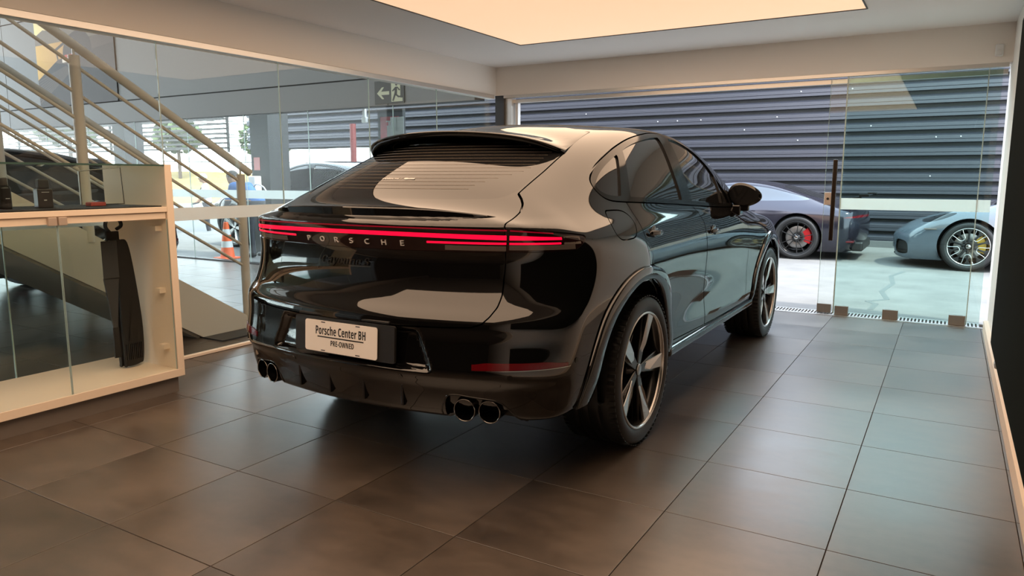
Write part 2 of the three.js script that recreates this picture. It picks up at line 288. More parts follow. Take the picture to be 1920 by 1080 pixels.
// a wheel: its face towards +x, its middle at the origin
function wheelParts(parent, style, R = 0.375, W = 0.30, rim = 0.292, caliper = 'redCaliper') {
  const q = Math.PI / 2, toX = (g) => { g.rotateZ(-q); return g; };       // lathes turn round y: lay them along x
  const h = W / 2;
  part('tire', toX(lathe([[rim - 0.005, -h + 0.02], [rim + 0.008, -h + 0.006], [rim + 0.03, -h - 0.002], [R - 0.03, -h + 0.002], [R - 0.012, -h + 0.012], [R - 0.002, -h + 0.04], [R, -h + 0.07], [R, -0.062], [R - 0.007, -0.058], [R - 0.007, -0.05], [R, -0.046], [R, -0.008], [R - 0.007, -0.005], [R - 0.007, 0.005], [R, 0.008], [R, 0.046], [R - 0.007, 0.05], [R - 0.007, 0.058], [R, 0.062], [R, h - 0.07], [R - 0.002, h - 0.04], [R - 0.012, h - 0.012], [R - 0.03, h - 0.002], [rim + 0.03, h + 0.002], [rim + 0.008, h - 0.006], [rim - 0.005, h - 0.02]], 72)), MAT.rubber, parent);
  const blocks = []; for (let k = 0; k < 72; k++) for (const sgn of [-1, 1]) { const b = new THREE.BoxGeometry(0.05, 0.004, 0.018); b.translate(sgn * (h - 0.032), R - 0.004, 0); b.rotateX(k / 72 * Math.PI * 2 + (sgn > 0 ? 0.03 : 0)); blocks.push(b); }
  part('tread', merge(blocks), MAT.rubber, parent);
  part('rim_barrel', toX(lathe([[rim - 0.03, -h + 0.03], [rim, -h + 0.012], [rim - 0.004, -h + 0.03], [rim - 0.035, -h + 0.06], [rim - 0.045, 0], [rim - 0.03, h - 0.05], [rim - 0.016, h - 0.03], [rim - 0.012, h - 0.016]], 64)), MAT.rimBlack, parent);
  part('rim_lip', toX(lathe([[rim - 0.014, h - 0.022], [rim - 0.012, h - 0.008], [rim - 0.004, h - 0.004], [rim + 0.002, h - 0.008], [rim + 0.001, h - 0.016]], 72)), style === 'mesh' ? MAT.rimBlack : MAT.machined, parent);
  part('brake_disc', toX(lathe([[0.07, -0.02], [0.185, -0.02], [0.185, 0.005], [0.07, 0.005], [0.07, -0.02]], 48)), MAT.disc, parent);
  const cal = new THREE.Shape(); cal.absarc(0, 0, 0.215, -0.62, 0.62, false); cal.absarc(0, 0, 0.125, 0.62, -0.62, true);
  const cg = new THREE.ExtrudeGeometry(cal, { depth: 0.06, bevelEnabled: true, bevelSize: 0.006, bevelThickness: 0.006, bevelSegments: 2 }); cg.translate(0, 0, -0.035); cg.rotateY(q); cg.rotateX(style === 'five' ? 0.2 : 0.15);
  part('brake_caliper', cg, MAT[caliper], parent);
  const hub = toX(lathe([[0, 0.02], [0.03, 0.02], [0.034, 0.012], [0.06, 0.006], [0.075, -0.02], [0.075, -0.06]], 32)); hub.translate(h - 0.055, 0, 0);
  part('hub', hub, MAT.rimBlack, parent);
  const cap = toX(lathe([[0, 0.004], [0.024, 0.003], [0.03, 0]], 32)); cap.translate(h - 0.033, 0, 0); part('center_cap', cap, MAT.chromeDark, parent);
  const faceGeo = (pts, depth, bevel, x) => { const g = plate(pts, depth, bevel); g.rotateY(q); g.translate(x, 0, 0); return g; };   // drawn with y outwards along the spoke; extruded towards +x
  if (style === 'five') {
    for (let k = 0; k < 5; k++) {
      const s = new THREE.Group(); s.name = 'spoke'; s.rotation.x = k * Math.PI * 0.4 - 0.35; parent.add(s);
      const body = faceGeo([[-0.020, 0.03], [0.022, 0.03], [0.036, 0.13], [0.066, 0.285], [-0.06, 0.285], [-0.042, 0.14]], 0.03, 0.006, h - 0.072); part('spoke_body', body, MAT.rimBlack, s);
      const face = faceGeo([[-0.010, 0.045], [0.010, 0.045], [0.026, 0.135], [0.034, 0.283], [-0.042, 0.283], [-0.030, 0.14]], 0.012, 0.002, h - 0.038);
      const p = face.attributes.position; for (let i = 0; i < p.count; i++) { const r = p.getY(i); p.setX(i, p.getX(i) - 0.022 * smooth(0.16, 0.03, r) + 0.012 * smooth(0.15, 0.28, r)); } face.computeVertexNormals();
      part('spoke_face', face, MAT.machined, s);
      part('spoke_flank', faceGeo([[0.026, 0.12], [0.05, 0.15], [0.075, 0.283], [0.03, 0.283]], 0.014, 0.003, h - 0.08), MAT.rimBlack, s);
    }
  } else if (style === 'turbine') {               // ten blades, pale outlines
    for (let k = 0; k < 10; k++) {
      const s = new THREE.Group(); s.name = 'spoke'; s.rotation.x = k * Math.PI / 5; parent.add(s);
      part('spoke_body', faceGeo([[-0.016, 0.05], [0.016, 0.05], [0.012, 0.2], [0.045, rim - 0.012], [-0.045, rim - 0.012], [-0.012, 0.2]], 0.02, 0.004, h - 0.055), MAT.rimBlack, s);
      if (k % 2) part('spoke_edge', sweep([[h - 0.028, rim - 0.014, -0.078], [h - 0.029, 0.21, -0.060], [h - 0.03, 0.16, -0.047], [h - 0.031, 0.125, -0.033], [h - 0.032, 0.112, 0], [h - 0.031, 0.125, 0.033], [h - 0.03, 0.16, 0.047], [h - 0.029, 0.21, 0.060], [h - 0.028, rim - 0.014, 0.078]], 0.0045, 40, 6), MAT.chrome, s);
    }
  } else if (style === 'mesh') {                  // ten thin double spokes, black
    for (let k = 0; k < 10; k++) {
      const s = part('spoke', faceGeo([[-0.008, 0.04], [0.008, 0.04], [0.006, 0.2], [0.009, rim - 0.01], [-0.009, rim - 0.01], [-0.006, 0.2]], 0.016, 0.003, h - 0.05), MAT.rimBlack, parent); s.rotation.x = k * Math.PI / 5 + (k % 2 ? 0.09 : -0.09);
    }
  } else {                                        // silver twin spokes
    for (let k = 0; k < 7; k++) { const s = part('spoke', faceGeo([[-0.012, 0.045], [0.012, 0.045], [0.032, rim - 0.01], [0.012, rim - 0.01], [0, 0.16], [-0.012, rim - 0.01], [-0.032, rim - 0.01]], 0.018, 0.003, h - 0.05), MAT.machined, parent); s.rotation.x = k * Math.PI * 2 / 7; }
  }
}
function addWheel(car, style, at, rightSide, R, W, rim, caliper) {
  const w = new THREE.Group(); w.name = 'wheel'; w.position.set(...at); if (!rightSide) w.rotation.y = Math.PI; car.add(w);
  wheelParts(w, style, R, W, rim, caliper); return w;
}
function ribbon(at, u0, u1, n, lo, hi, off, thick) {   // a raised strip over a surface: at(u, v, offset) -> [x, y, z]
  const P = [], T = [], rows = 4;
  for (let i = 0; i <= n; i++) { const u = lerp(u0, u1, i / n), a = lo(u), b = hi(u); for (const [v, o] of [[a, off], [a, off + thick], [b, off + thick], [b, off]]) P.push(...at(u, v, o)); }
  for (let i = 0; i < n; i++) for (let k = 0; k < 3; k++) { const a = i * rows + k, b = a + rows; T.push(a, b, a + 1, a + 1, b, b + 1); }
  T.push(0, 1, 2, 0, 2, 3); const e = n * rows; T.push(e, e + 2, e + 1, e, e + 3, e + 2);
  const g = new THREE.BufferGeometry(); g.setAttribute('position', new THREE.Float32BufferAttribute(P, 3)); g.setIndex(T); const q = g.toNonIndexed(); q.computeVertexNormals(); return q;
}
const font = await new FontLoader().loadAsync('fonts/droid/droid_sans_bold.typeface.json');
const fontRegular = await new FontLoader().loadAsync('fonts/droid/droid_sans_regular.typeface.json');
const fontSerif = await new FontLoader().loadAsync('fonts/droid/droid_serif_regular.typeface.json');
function lettering(text, size, depth, f = font, stretch = 1) { const g = new TextGeometry(text, { font: f, size, depth, curveSegments: 5 }); g.computeBoundingBox(); const b = g.boundingBox; g.translate(-(b.min.x + b.max.x) / 2, -(b.min.y + b.max.y) / 2, 0); g.scale(stretch, 1, 1); return g; }

function buildSUV(label, category) {
  const car = base('coupe_suv'); tag(car, label, category);
  const F = SUV.F;
  const gap = 0.003;
  let M = surfaceOf(F, [0, 0.2, -4.0], [1.1, 1.75, 1.2], 0.0125, 0.06);
  const S = (z) => -z;
  const archIn = [[-0.52, 0.26], [-0.505, 0.38], [-0.455, 0.56], [-0.36, 0.695], [-0.23, 0.785], [-0.1, 0.828], [0.06, 0.825], [0.2, 0.765], [0.31, 0.675], [0.385, 0.56], [0.415, 0.44], [0.42, 0.26]];
  const archOut = [[-0.65, 0.26], [-0.635, 0.37], [-0.60, 0.475], [-0.53, 0.62], [-0.44, 0.75], [-0.29, 0.85], [-0.12, 0.895], [0.05, 0.892], [0.22, 0.845], [0.36, 0.75], [0.45, 0.62], [0.487, 0.48], [0.495, 0.26]];
  const W2 = 2.895, frontIn = [], frontOut = [];
  for (let k = 0; k <= 12; k++) { const a = Math.PI * (k / 12) * 1.06 - 0.09; frontIn.push([W2 - 0.435 * Math.cos(a), 0.385 + 0.435 * Math.sin(a)]); frontOut.push([W2 - 0.505 * Math.cos(a), 0.385 + 0.505 * Math.sin(a)]); }
  frontIn.unshift([W2 - 0.435, 0.2]); frontIn.push([W2 + 0.435, 0.2]);
  const dRear = outline(archIn), dFront = outline(frontIn);
  M = splitMesh(M, (x, y, z) => (x < 0.5 ? 1 : Math.min(dRear(S(z), y), dFront(S(z), y))))[1];
  // side glass
  const dlo = [[-0.237, 1.30], [-0.19, 1.333], [-0.111, 1.372], [0.006, 1.415], [0.187, 1.468], [0.422, 1.52], [0.671, 1.556], [0.899, 1.577], [1.139, 1.581], [1.34, 1.560], [1.53, 1.512], [1.683, 1.431], [1.755, 1.364], [1.84, 1.27], [1.905, 1.175], [1.93, 1.113, 1], [1.475, 1.130], [0.98, 1.156], [0.469, 1.182], [0.09, 1.199], [-0.08, 1.207], [-0.17, 1.215], [-0.222, 1.233], [-0.247, 1.265]];
  const dDlo = outline(rounded(dlo, 5)), onSide = (x, nx) => x > 0.4 && nx > 0.2;
  let [sideArea, rest] = splitMesh(M, (x, y, z, nx) => (onSide(x, nx) ? dDlo(S(z), y) : 1)); M = splitMesh(rest, (x, y, z, nx) => (onSide(x, nx) ? dDlo(S(z), y) - 0.006 : 1))[1];
  const lean = (s1, y1, s0, y0) => (s, y) => s - lerp(s0, s1, (y - y0) / (y1 - y0));
  const c1 = lean(0.165, 1.441, -0.051, 1.219), c2 = lean(0.235, 1.441, 0.055, 1.214), b1 = lean(0.946, 1.551, 0.837, 1.183), b2 = lean(1.126, 1.557, 1.027, 1.181), bc = lean(1.048, 1.559, 0.941, 1.18), f1 = lean(1.762, 1.353, 1.692, 1.151), f2 = lean(1.776, 1.353, 1.706, 1.151);
  const inset = 0.024, panes = [];
  const strip = (s, y) => Math.max(dDlo(s, y) + inset, 0 - 1);   // inside the frame
  const cuts = [(s, y) => c1(s, y), (s, y) => Math.max(-c2(s, y), b1(s, y)), (s, y) => Math.max(-b2(s, y), f1(s, y)), (s, y) => -f2(s, y)];
  let trim = sideArea;
  for (const c of cuts) { const [a, b] = splitMesh(trim, (x, y, z) => Math.max(strip(S(z), y), c(S(z), y))); panes.push(a); trim = b; }
  // doors, flap, tailgate: each cut free with a shut line round it
  const rearDoor = outline([[-0.015, 1.2035], [0.0, 1.165], [0.008, 1.115], [0.0, 1.07], [-0.005, 1.0], [0.005, 0.95], [0.015, 0.897], [0.05, 0.896], [0.22, 0.849], [0.36, 0.754], [0.454, 0.622], [0.491, 0.48], [0.495, 0.423], [1.135, 0.405], [1.145, 0.5], [1.135, 0.60], [1.095, 0.70], [1.06, 0.80], [1.048, 0.90], [1.052, 0.99], [1.062, 1.05], [1.045, 1.11], [0.995, 1.1545], [0.469, 1.180], [0.09, 1.197]]);
  const frontDoor = outline([[1.0, 1.1542], [1.05, 1.11], [1.067, 1.05], [1.057, 0.99], [1.053, 0.90], [1.065, 0.80], [1.10, 0.70], [1.14, 0.60], [1.15, 0.5], [1.14, 0.405], [2.17, 0.385], [2.20, 0.534], [2.17, 0.69], [2.14, 0.866], [2.155, 0.964], [2.175, 1.035], [2.13, 1.098], [1.93, 1.112], [1.475, 1.128]]);
  const flap = outline(rounded([[-0.279, 1.164], [-0.236, 1.169], [-0.138, 1.166], [-0.086, 1.154], [-0.055, 1.132], [-0.052, 1.104], [-0.078, 1.071], [-0.114, 1.047], [-0.161, 1.039], [-0.262, 1.039], [-0.302, 1.052], [-0.319, 1.08], [-0.302, 1.121]], 4));
  const take = (D) => { const [a, b] = splitMesh(M, (x, y, z, nx, ny, nz) => D(x, y, z, nx, ny, nz) + gap), c = splitMesh(b, (x, y, z, nx, ny, nz) => D(x, y, z, nx, ny, nz) - gap); M = c[1]; return a; };
  const sideOnly = (d) => (x, y, z, nx) => (onSide(x, nx) ? d(S(z), y) : 1);
  const mRearDoor = take(sideOnly(rearDoor)), mFrontDoor = take(sideOnly(frontDoor)), mFlap = take(sideOnly(flap));
  const gate = outline([[-0.5, 1.50], [0.57, 1.50], [0.603, 1.44], [0.614, 1.347], [0.618, 1.25], [0.650, 1.228], [0.675, 1.207], [0.695, 1.178], [0.700, 1.15], [0.708, 1.118], [0.700, 1.01], [0.695, 0.921], [0.697, 0.85], [0.69, 0.803], [0.677, 0.768], [0.654, 0.742], [0.618, 0.728], [0.503, 0.722], [0.32, 0.716], [0, 0.714], [-0.5, 0.714]]);
  const atRear = (z, nz) => S(z) < 0.05 && nz > 0.12;
  let mGate = take((x, y, z, nx, ny, nz) => (atRear(z, nz) ? gate(x, y) : 1));
  const theta = (x, z) => Math.atan2(x, -(S(z) + 0.2));
  const lens = outline([[-0.5, 1.128], [0.815, 1.119], [0.9, 1.114], [1.108, 1.092], [1.18, 1.081], [1.155, 1.055], [1.105, 1.027], [1.06, 1.024], [0.815, 1.020], [0, 1.016], [-0.5, 1.016]]);
  const lensD = (x, y, z, nx, ny, nz) => (S(z) < -0.4 && y > 0.95 ? lens(theta(x, z), y) * 0.8 : 1);
  let gateLens; [gateLens, mGate] = splitMesh(mGate, lensD);
  let sideLens; [sideLens, M] = splitMesh(M, (x, y, z, nx, ny, nz) => lensD(x, y, z, nx, ny, nz));
  const glassR = outline([[-0.5, 1.49], [0.572, 1.49], [0.594, 1.44], [0.604, 1.35], [0.605, 1.262], [0.585, 1.240], [0.546, 1.229], [0.39, 1.226], [-0.5, 1.226]]);
  let rearGlass; [rearGlass, mGate] = splitMesh(mGate, (x, y, z, nx, ny, nz) => glassR(x, y));
  // bumper seam from lamp to arch
  const seam = strokeLine([[-0.575, 1.085], [-0.512, 1.028], [-0.314, 0.888]]);
  M = splitMesh(M, (x, y, z, nx) => (onSide(x, nx) ? seam(S(z), y) - 0.0016 : 1))[1];
  // exhaust openings and windscreen
  const exh = outline(rounded([[0.49, 0.33], [0.495, 0.42], [0.53, 0.442], [0.62, 0.435], [0.70, 0.425], [0.735, 0.40], [0.765, 0.355], [0.775, 0.33], [0.74, 0.318], [0.53, 0.318]], 4));
  M = splitMesh(M, (x, y, z, nx, ny, nz) => (S(z) < -0.7 ? exh(x, y) : 1))[1];
  const screen = outline(rounded([[-0.7, 1.50], [0.0, 1.50], [0.4, 1.488], [0.60, 1.43], [0.71, 1.32], [0.80, 1.165, 1], [0.6, 1.135], [0, 1.12], [-0.7, 1.12]], 4));
  let windscreen; [windscreen, M] = splitMesh(M, (x, y, z, nx, ny, nz) => (S(z) > 1.6 && S(z) < 2.9 && nz < -0.2 && ny > 0.2 ? screen(x, y) : 1));
  part('body_shell', geo(mirrored(lipped(M, 0.012))), MAT.blackPaint, car);
  const inner = surfaceOf((x, y, z) => F(x, y, z) + 0.03, [0, 0.2, -4.0], [1.1, 1.75, 1.2], 0.05, 0.06);
  part('inner_shell', geo(mirrored(splitMesh(inner, (x, y, z) => (x < 0.5 ? 1 : Math.min(dRear(S(z), y), dFront(S(z), y))))[1])), MAT.blackPaint, car);
  const twice = (name, m, mat, d, off = 0) => { const L = lipped(m, d, off), out = [part(name, geo(L), mat, car), part(name, geo(mirrored(L, false)), mat, car)]; return out; };
  const fd = twice('front_door', mFrontDoor, MAT.blackPaint, 0.012), rd = twice('rear_door', mRearDoor, MAT.blackPaint, 0.012);
  twice('fuel_flap', mFlap, MAT.blackPaint, 0.01); twice('window_trim', trim, std('windowTrim', { color: lin(0.003, 0.003, 0.003), roughness: 0.09, ior: 1.3 }), 0.012, 0.001);
  ['quarter_window', 'rear_side_window', 'front_side_window', 'front_quarter_window'].forEach((n, i) => twice(n, panes[i], MAT.darkGlass, 0.004, -0.008));
  const tg = part('tailgate', geo(mirrored(lipped(mGate, 0.012))), MAT.blackPaint, car);
  const rg = part('rear_window', geo(mirrored(lipped(rearGlass, 0.004, -0.0025))), MAT.darkGlass, car);
  part('windscreen', geo(mirrored(lipped(windscreen, 0.004, -0.003))), MAT.darkGlass, car);
  const bar = part('rear_light_bar', geo(mirrored(lipped(gateLens, 0.01, -0.004))), MAT.lensSmoke, car); twice('tail_lamp', sideLens, MAT.lensSmoke, 0.01, -0.004);
  // points on the tail, found along a level ray from the middle of the boot
  const tailAt = (th, y, off = 0) => {
    const sx = Math.sin(th), sz = Math.cos(th); let a = 0.3, b = 1.4;
    for (let k = 0; k < 26; k++) { const m = (a + b) / 2; if (F(sx * m, y, 0.2 + sz * m) < 0) a = m; else b = m; }
    const x = sx * a, z = 0.2 + sz * a, e = 0.004, n = [F(x + e, y, z) - F(x - e, y, z), F(x, y + e, z) - F(x, y - e, z), F(x, y, z + e) - F(x, y, z - e)], l = Math.hypot(...n);
    return { p: [x + n[0] / l * off, y + n[1] / l * off, z + n[2] / l * off], n: n.map((v) => v / l) };
  };
  const onTail = (u, v, o) => tailAt(u, v, o).p;
  part('light_strip', ribbon(onTail, -0.81, 0.81, 60, (u) => 1.079 - 0.0085 * (u / 0.81) ** 2, (u) => 1.0955 - 0.0065 * (u / 0.81) ** 2, -0.006, 0.004), MAT.tailGlow, bar);
  for (const s of [-1, 1]) {
    part('light_strip', ribbon(onTail, s * 0.822, s * 1.035, 16, (u) => 1.0705, (u) => lerp(1.089, 1.081, (Math.abs(u) - 0.822) / 0.21), -0.006, 0.004), MAT.tailGlow, car);
    part('light_strip', ribbon(onTail, s * 0.46, s * 0.81, 16, (u) => 1.0525, (u) => 1.0605, -0.006, 0.004), MAT.tailGlow, bar);
    part('light_strip', ribbon(onTail, s * 0.822, s * 1.03, 12, (u) => 1.0525, (u) => 1.060, -0.006, 0.004), MAT.tailGlow, car);
    part('lamp_reflector', ribbon(onTail, s * 0.822, s * 1.10, 20, (u) => 1.030, (u) => 1.050, -0.006, 0.003), MAT.lensClear, car);
    part('lamp_reflector', ribbon(onTail, s * 1.045, s * 1.135, 8, (u) => 1.0505, (u) => 1.086 - 0.1 * Math.max(0, Math.abs(u) - 1.08), -0.006, 0.003), MAT.lensClear, car);
    part('lamp_reflector', ribbon(onTail, s * 0.55, s * 0.81, 20, (u) => 1.026, (u) => 1.046, -0.006, 0.003), MAT.lensClear, bar);
    part('light_line', ribbon(onTail, s * 0.822, s * 1.0, 12, (u) => lerp(1.106, 1.094, (Math.abs(u) - 0.822) / 0.2), (u) => lerp(1.111, 1.098, (Math.abs(u) - 0.822) / 0.2), -0.006, 0.0035), MAT.tailDim, car);
    part('reflector', ribbon(onTail, s * 0.66, s * 1.03, 24, (u) => 0.560 + 0.004 * Math.cos(6 * u), (u) => 0.589 - 0.012 * smooth(0.93, 1.03, Math.abs(u)) - 0.008 * smooth(0.72, 0.66, Math.abs(u)), -0.002, 0.006), MAT.lensRed, car);
    part('reflector_highlight', ribbon(onTail, s * 0.65, s * 1.04, 24, (u) => 0.5565 + 0.004 * Math.cos(6 * u), (u) => 0.559 + 0.004 * Math.cos(6 * u), -0.002, 0.008), MAT.chromeDark, car);  // bright strip painted in as the glint on the body-colour edge
  }
  part('light_line', ribbon(onTail, -0.81, 0.81, 60, (u) => 1.112 - 0.006 * (u / 0.81) ** 2, (u) => 1.117 - 0.006 * (u / 0.81) ** 2, -0.006, 0.0035), MAT.tailDim, bar);
  const stick = (g, th, y, off, parent, mat, name) => { const t = tailAt(th, y, off), o = part(name, g, mat, parent); o.position.set(...t.p); o.lookAt(t.p[0] + t.n[0], t.p[1] + t.n[1], t.p[2] + t.n[2]); return o; };
  // lettering across the lamp bar
  'PORSCHE'.split('').forEach((ch, i) => { const g = lettering(ch, 0.0225, 0.004, fontRegular, 1.5); stick(g, lerp(-0.345, 0.325, i / 6), 1.048, -0.003, bar, MAT.letterSilver, 'letter'); });
  const word = lettering('Cayenne S', 0.034, 0.003, fontSerif, 1.25); { const p = word.attributes.position; for (let i = 0; i < p.count; i++) p.setX(i, p.getX(i) + p.getY(i) * 0.35); } word.computeVertexNormals();
  stick(word, -0.075, 0.952, 0.0005, tg, std('darkBadge', { color: lin(0.05, 0.048, 0.046), metalness: 0.8, roughness: 0.25 }), 'model_script');
  const topY = (x, s) => { let a = 1.0, b = 1.75; for (let k = 0; k < 24; k++) { const m = (a + b) / 2; if (F(x, m, -s) < 0) a = m; else b = m; } return a; };
  const sticker = (() => { const a = lettering('PORSCHE /', 0.013, 0.0006, font, 1.25); a.translate(-0.036, 0, 0); const l = [a]; for (let k = 0; k < 7; k++) l.push(boxAt(0.035 + k * 0.009, 0.041 + k * 0.009, -0.006 - (k === 1 || k === 2 ? 0.003 : 0), 0.004 + (k === 0 || k === 1 ? 0.004 : 0), 0, 0.0006)); return merge(l); })(); { const t = new THREE.Vector3(0, 0.44, 0.9).normalize(); const o = part('window_lettering', sticker, MAT.letterSilver, rg); o.position.set(-0.004, topY(0, -0.669) - 0.0024, 0.669); o.lookAt(o.position.x, o.position.y + 0.905, o.position.z + 0.43); }
  // thin heating wires in the rear window
  const wire = new THREE.MeshPhysicalMaterial({ color: lin(0.30, 0.24, 0.18), roughness: 0.4 }); wire.name = 'heatingWire';
  const backS = (x, y) => { let a = -0.96, b = 0.3; for (let k = 0; k < 24; k++) { const m = (a + b) / 2; if (F(x, y, -m) > 0) a = m; else b = m; } return b; };
  for (let k = 0; k < 14; k++) { const y = 1.272 + k * 0.0155, w = 0.40 + 0.15 * smooth(0, 6, k), pts = []; for (let i = 0; i <= 14; i++) { const x = lerp(-w, w, i / 14), ss = backS(x, y); pts.push([x, y - 0.0024, -ss + 0.0004]); } part('heating_wire', sweep(pts, 0.0006, 32, 4), wire, rg); }
  // number plate and its holder
  const pl = new THREE.Group(); pl.name = 'number_plate'; pl.position.set(0.006, 0.633, 1.093); pl.rotation.x = -0.06; car.add(pl);
  const rr = (w, h, r) => { const s = new THREE.Shape(); s.moveTo(-w + r, -h); s.lineTo(w - r, -h); s.absarc(w - r, -h + r, r, -Math.PI / 2, 0); s.lineTo(w, h - r); s.absarc(w - r, h - r, r, 0, Math.PI / 2); s.lineTo(-w + r, h); s.absarc(-w + r, h - r, r, Math.PI / 2, Math.PI); s.lineTo(-w, -h + r); s.absarc(-w + r, -h + r, r, Math.PI, Math.PI * 1.5); return s; };
  const ex = (s, d) => new THREE.ExtrudeGeometry(s, { depth: d, bevelEnabled: false, curveSegments: 8 });
  const holder = ex(rr(0.285, 0.078, 0.012), 0.012); holder.translate(0.01, 0.004, -0.016); part('plate_holder', holder, MAT.plasticDark, pl);
  part('plate_sheet', ex(rr(0.208, 0.069, 0.012), 0.003), std('plateWhite', { color: lin(0.86, 0.81, 0.76), roughness: 0.4 }), pl);
  const ink = std('plateInk', { color: lin(0.006, 0.006, 0.006), roughness: 0.5 });
  const l1 = lettering('Porsche Center BH', 0.0365, 0.0006, font, 0.645); l1.translate(0, 0.027, 0.003); part('plate_lettering', l1, ink, pl);
  const l2 = lettering('PRE-OWNED', 0.0235, 0.0006, font, 0.72); l2.translate(0.012, -0.026, 0.003); part('plate_lettering', l2, ink, pl);
  part('plate_rule', boxAt(-0.133, 0.133, -0.0045, 0.0005, 0.003, 0.0036), ink, pl);
  for (const [x, y] of [[-0.1, 0.062], [0.1, 0.062], [-0.1, -0.062], [0.1, -0.062]]) part('plate_screw', boxAt(x - 0.012, x + 0.012, y - 0.002, y + 0.002, 0.003, 0.0036), ink, pl);
  part('plate_lamp_cover', boxAt(-0.26, 0.26, 0.716, 0.729, 1.03, 1.075, 0.005), MAT.plasticDark, car);
  const tailZ = (x, y) => { let a = 0.5, b = 1.3; for (let k = 0; k < 24; k++) { const m = (a + b) / 2; if (F(x, y, m) < 0) a = m; else b = m; } return a; };
  // exhausts
  for (const s of [-1, 1]) {
    part('exhaust_surround', boxAt(s * 0.47, s * 0.78, 0.335, 0.45, 0.78, 0.84), MAT.plasticDark, car);
    for (const [x, z] of [[0.566, 0.985], [0.668, 0.955]]) {
      const e = new THREE.Group(); e.name = 'exhaust_pipe'; e.position.set(s * x, 0.375, z - 0.02); e.rotation.y = s * 0.18; car.add(e);
      const pp = lathe([[0.0475, -0.16], [0.0475, 0.01], [0.045, 0.014], [0.0425, 0.01], [0.0405, -0.16]], 40); pp.rotateX(Math.PI / 2); part('pipe', pp, MAT.trimBlack, e);
      const ring = new THREE.TorusGeometry(0.046, 0.0024, 8, 48); ring.translate(0, 0, 0.012); part('pipe_ring', ring, MAT.chromeDark, e);
      const plug = new THREE.CircleGeometry(0.041, 32); plug.translate(0, 0, -0.12); part('pipe_inside', plug, MAT.pipeSteel, e);
    }
    const bl = []; const pts = rounded([[0.49, 0.33], [0.495, 0.42], [0.53, 0.442], [0.62, 0.435], [0.70, 0.425], [0.735, 0.40], [0.765, 0.355], [0.775, 0.33]], 4).slice(0, 29);
    part('exhaust_bezel', sweep(pts.map(([x, y]) => [s * x, y, tailZ(x, y) - 0.002]), 0.004, 60, 6), MAT.trimBlack, car);
  }
  for (const x of [-0.30, -0.10, 0.10, 0.30]) { const z = tailZ(x, 0.43); part('diffuser_fin', boxAt(x - 0.006, x + 0.006, 0.37, 0.465, z - 0.03, z + 0.006, 0.004), MAT.blackPaint, car); }
  for (const [th, y] of [[0.343, 0.505], [-0.343, 0.505], [0.80, 0.53], [-0.80, 0.53], [1.08, 0.575], [-1.08, 0.575]]) { const g = new THREE.CylinderGeometry(0.011, 0.011, 0.003, 20); g.rotateX(Math.PI / 2); stick(g, th, y, 0.0005, car, MAT.trimBlack, 'parking_sensor'); }
  // ducktail lip along the top of the tailgate
  {
    const n = 60, P = [], T = [];
    for (let i = 0; i <= n; i++) { const u = lerp(-0.80, 0.80, i / n), e = Math.pow(Math.abs(u) / 0.80, 4), t = tailAt(u, 1.160, 0.003 - 0.004 * e).p, top = 1.1935 - 0.035 * e, dz = 0.028 - 0.018 * e, l = Math.hypot(t[0], t[2] - 0.2), ix = t[0] / l * dz, iz = (t[2] - 0.2) / l * dz; for (const q of [[t[0] - ix, 1.152, t[2] - iz], [t[0], 1.156, t[2]], [t[0] + ix * 0.06, top - 0.004, t[2] + iz * 0.06], [t[0] - ix * 0.1, top, t[2] - iz * 0.1], [t[0] - ix * 1.6, top - 0.012, t[2] - iz * 1.6]]) P.push(...q); }
    for (let i = 0; i < n; i++) for (let k = 0; k < 4; k++) { const a = i * 5 + k, b = a + 5; T.push(a, b, a + 1, a + 1, b, b + 1); }
    const g = new THREE.BufferGeometry(); g.setAttribute('position', new THREE.Float32BufferAttribute(P, 3)); g.setIndex(T); const q = g.toNonIndexed(); q.deleteAttribute('normal'); const w = toCreasedNormals(q, 0.6); part('tailgate_lip', w, MAT.blackPaint, car);
  }
  // roof spoiler
  {
    const nx = 48, P = [], T = [], rowsY = (u) => {
      const ax = Math.abs(u), sT = -0.388 + 0.12 * ax * ax + 0.11 * Math.pow(ax, 8), yT = 1.545 - 0.055 * ax * ax - 0.042 * Math.pow(ax, 8), sA = 0.27 - 0.02 * ax * ax, pr = [];
      for (let k = 0; k <= 12; k++) { const t = k / 12, s = lerp(sA, sT, t), x = u * lerp(0.545, 0.605, t), roof = topY(x, s), w = smooth(0.25, 1, t); pr.push([x, Math.max(roof + 0.0025, lerp(roof + 0.003, yT + 0.02 * Math.sin(Math.PI * t), w)), s]); }
      const x = u * 0.605; pr.push([x, yT - 0.006, sT - 0.004], [x, yT - 0.022, sT + 0.006], [x, yT - 0.03, sT + 0.03]);
      const sB = sT + 0.16 - 0.05 * ax * ax; pr.push([x, topY(x, sB) - 0.004, sB], [u * 0.545, topY(u * 0.545, sA) - 0.004, sA]); return pr;
    };
    let m = 0; for (let i = 0; i <= nx; i++) { const r = rowsY(lerp(-1, 1, i / nx)); m = r.length; for (const [x, y, s] of r) P.push(x, y, -s); }
    for (let i = 0; i < nx; i++) for (let k = 0; k < m - 1; k++) { const a = i * m + k, b = a + m; T.push(a, a + 1, b, b, a + 1, b + 1); }
    for (const e of [0, nx * m]) for (let k = 1; k < m - 1; k++) T.push(...(e ? [e, e + k, e + k + 1] : [0, k + 1, k]));
    const g = new THREE.BufferGeometry(); g.setAttribute('position', new THREE.Float32BufferAttribute(P, 3)); g.setIndex(T); g.computeVertexNormals(); part('roof_spoiler', g, MAT.blackPaint, car);
  }
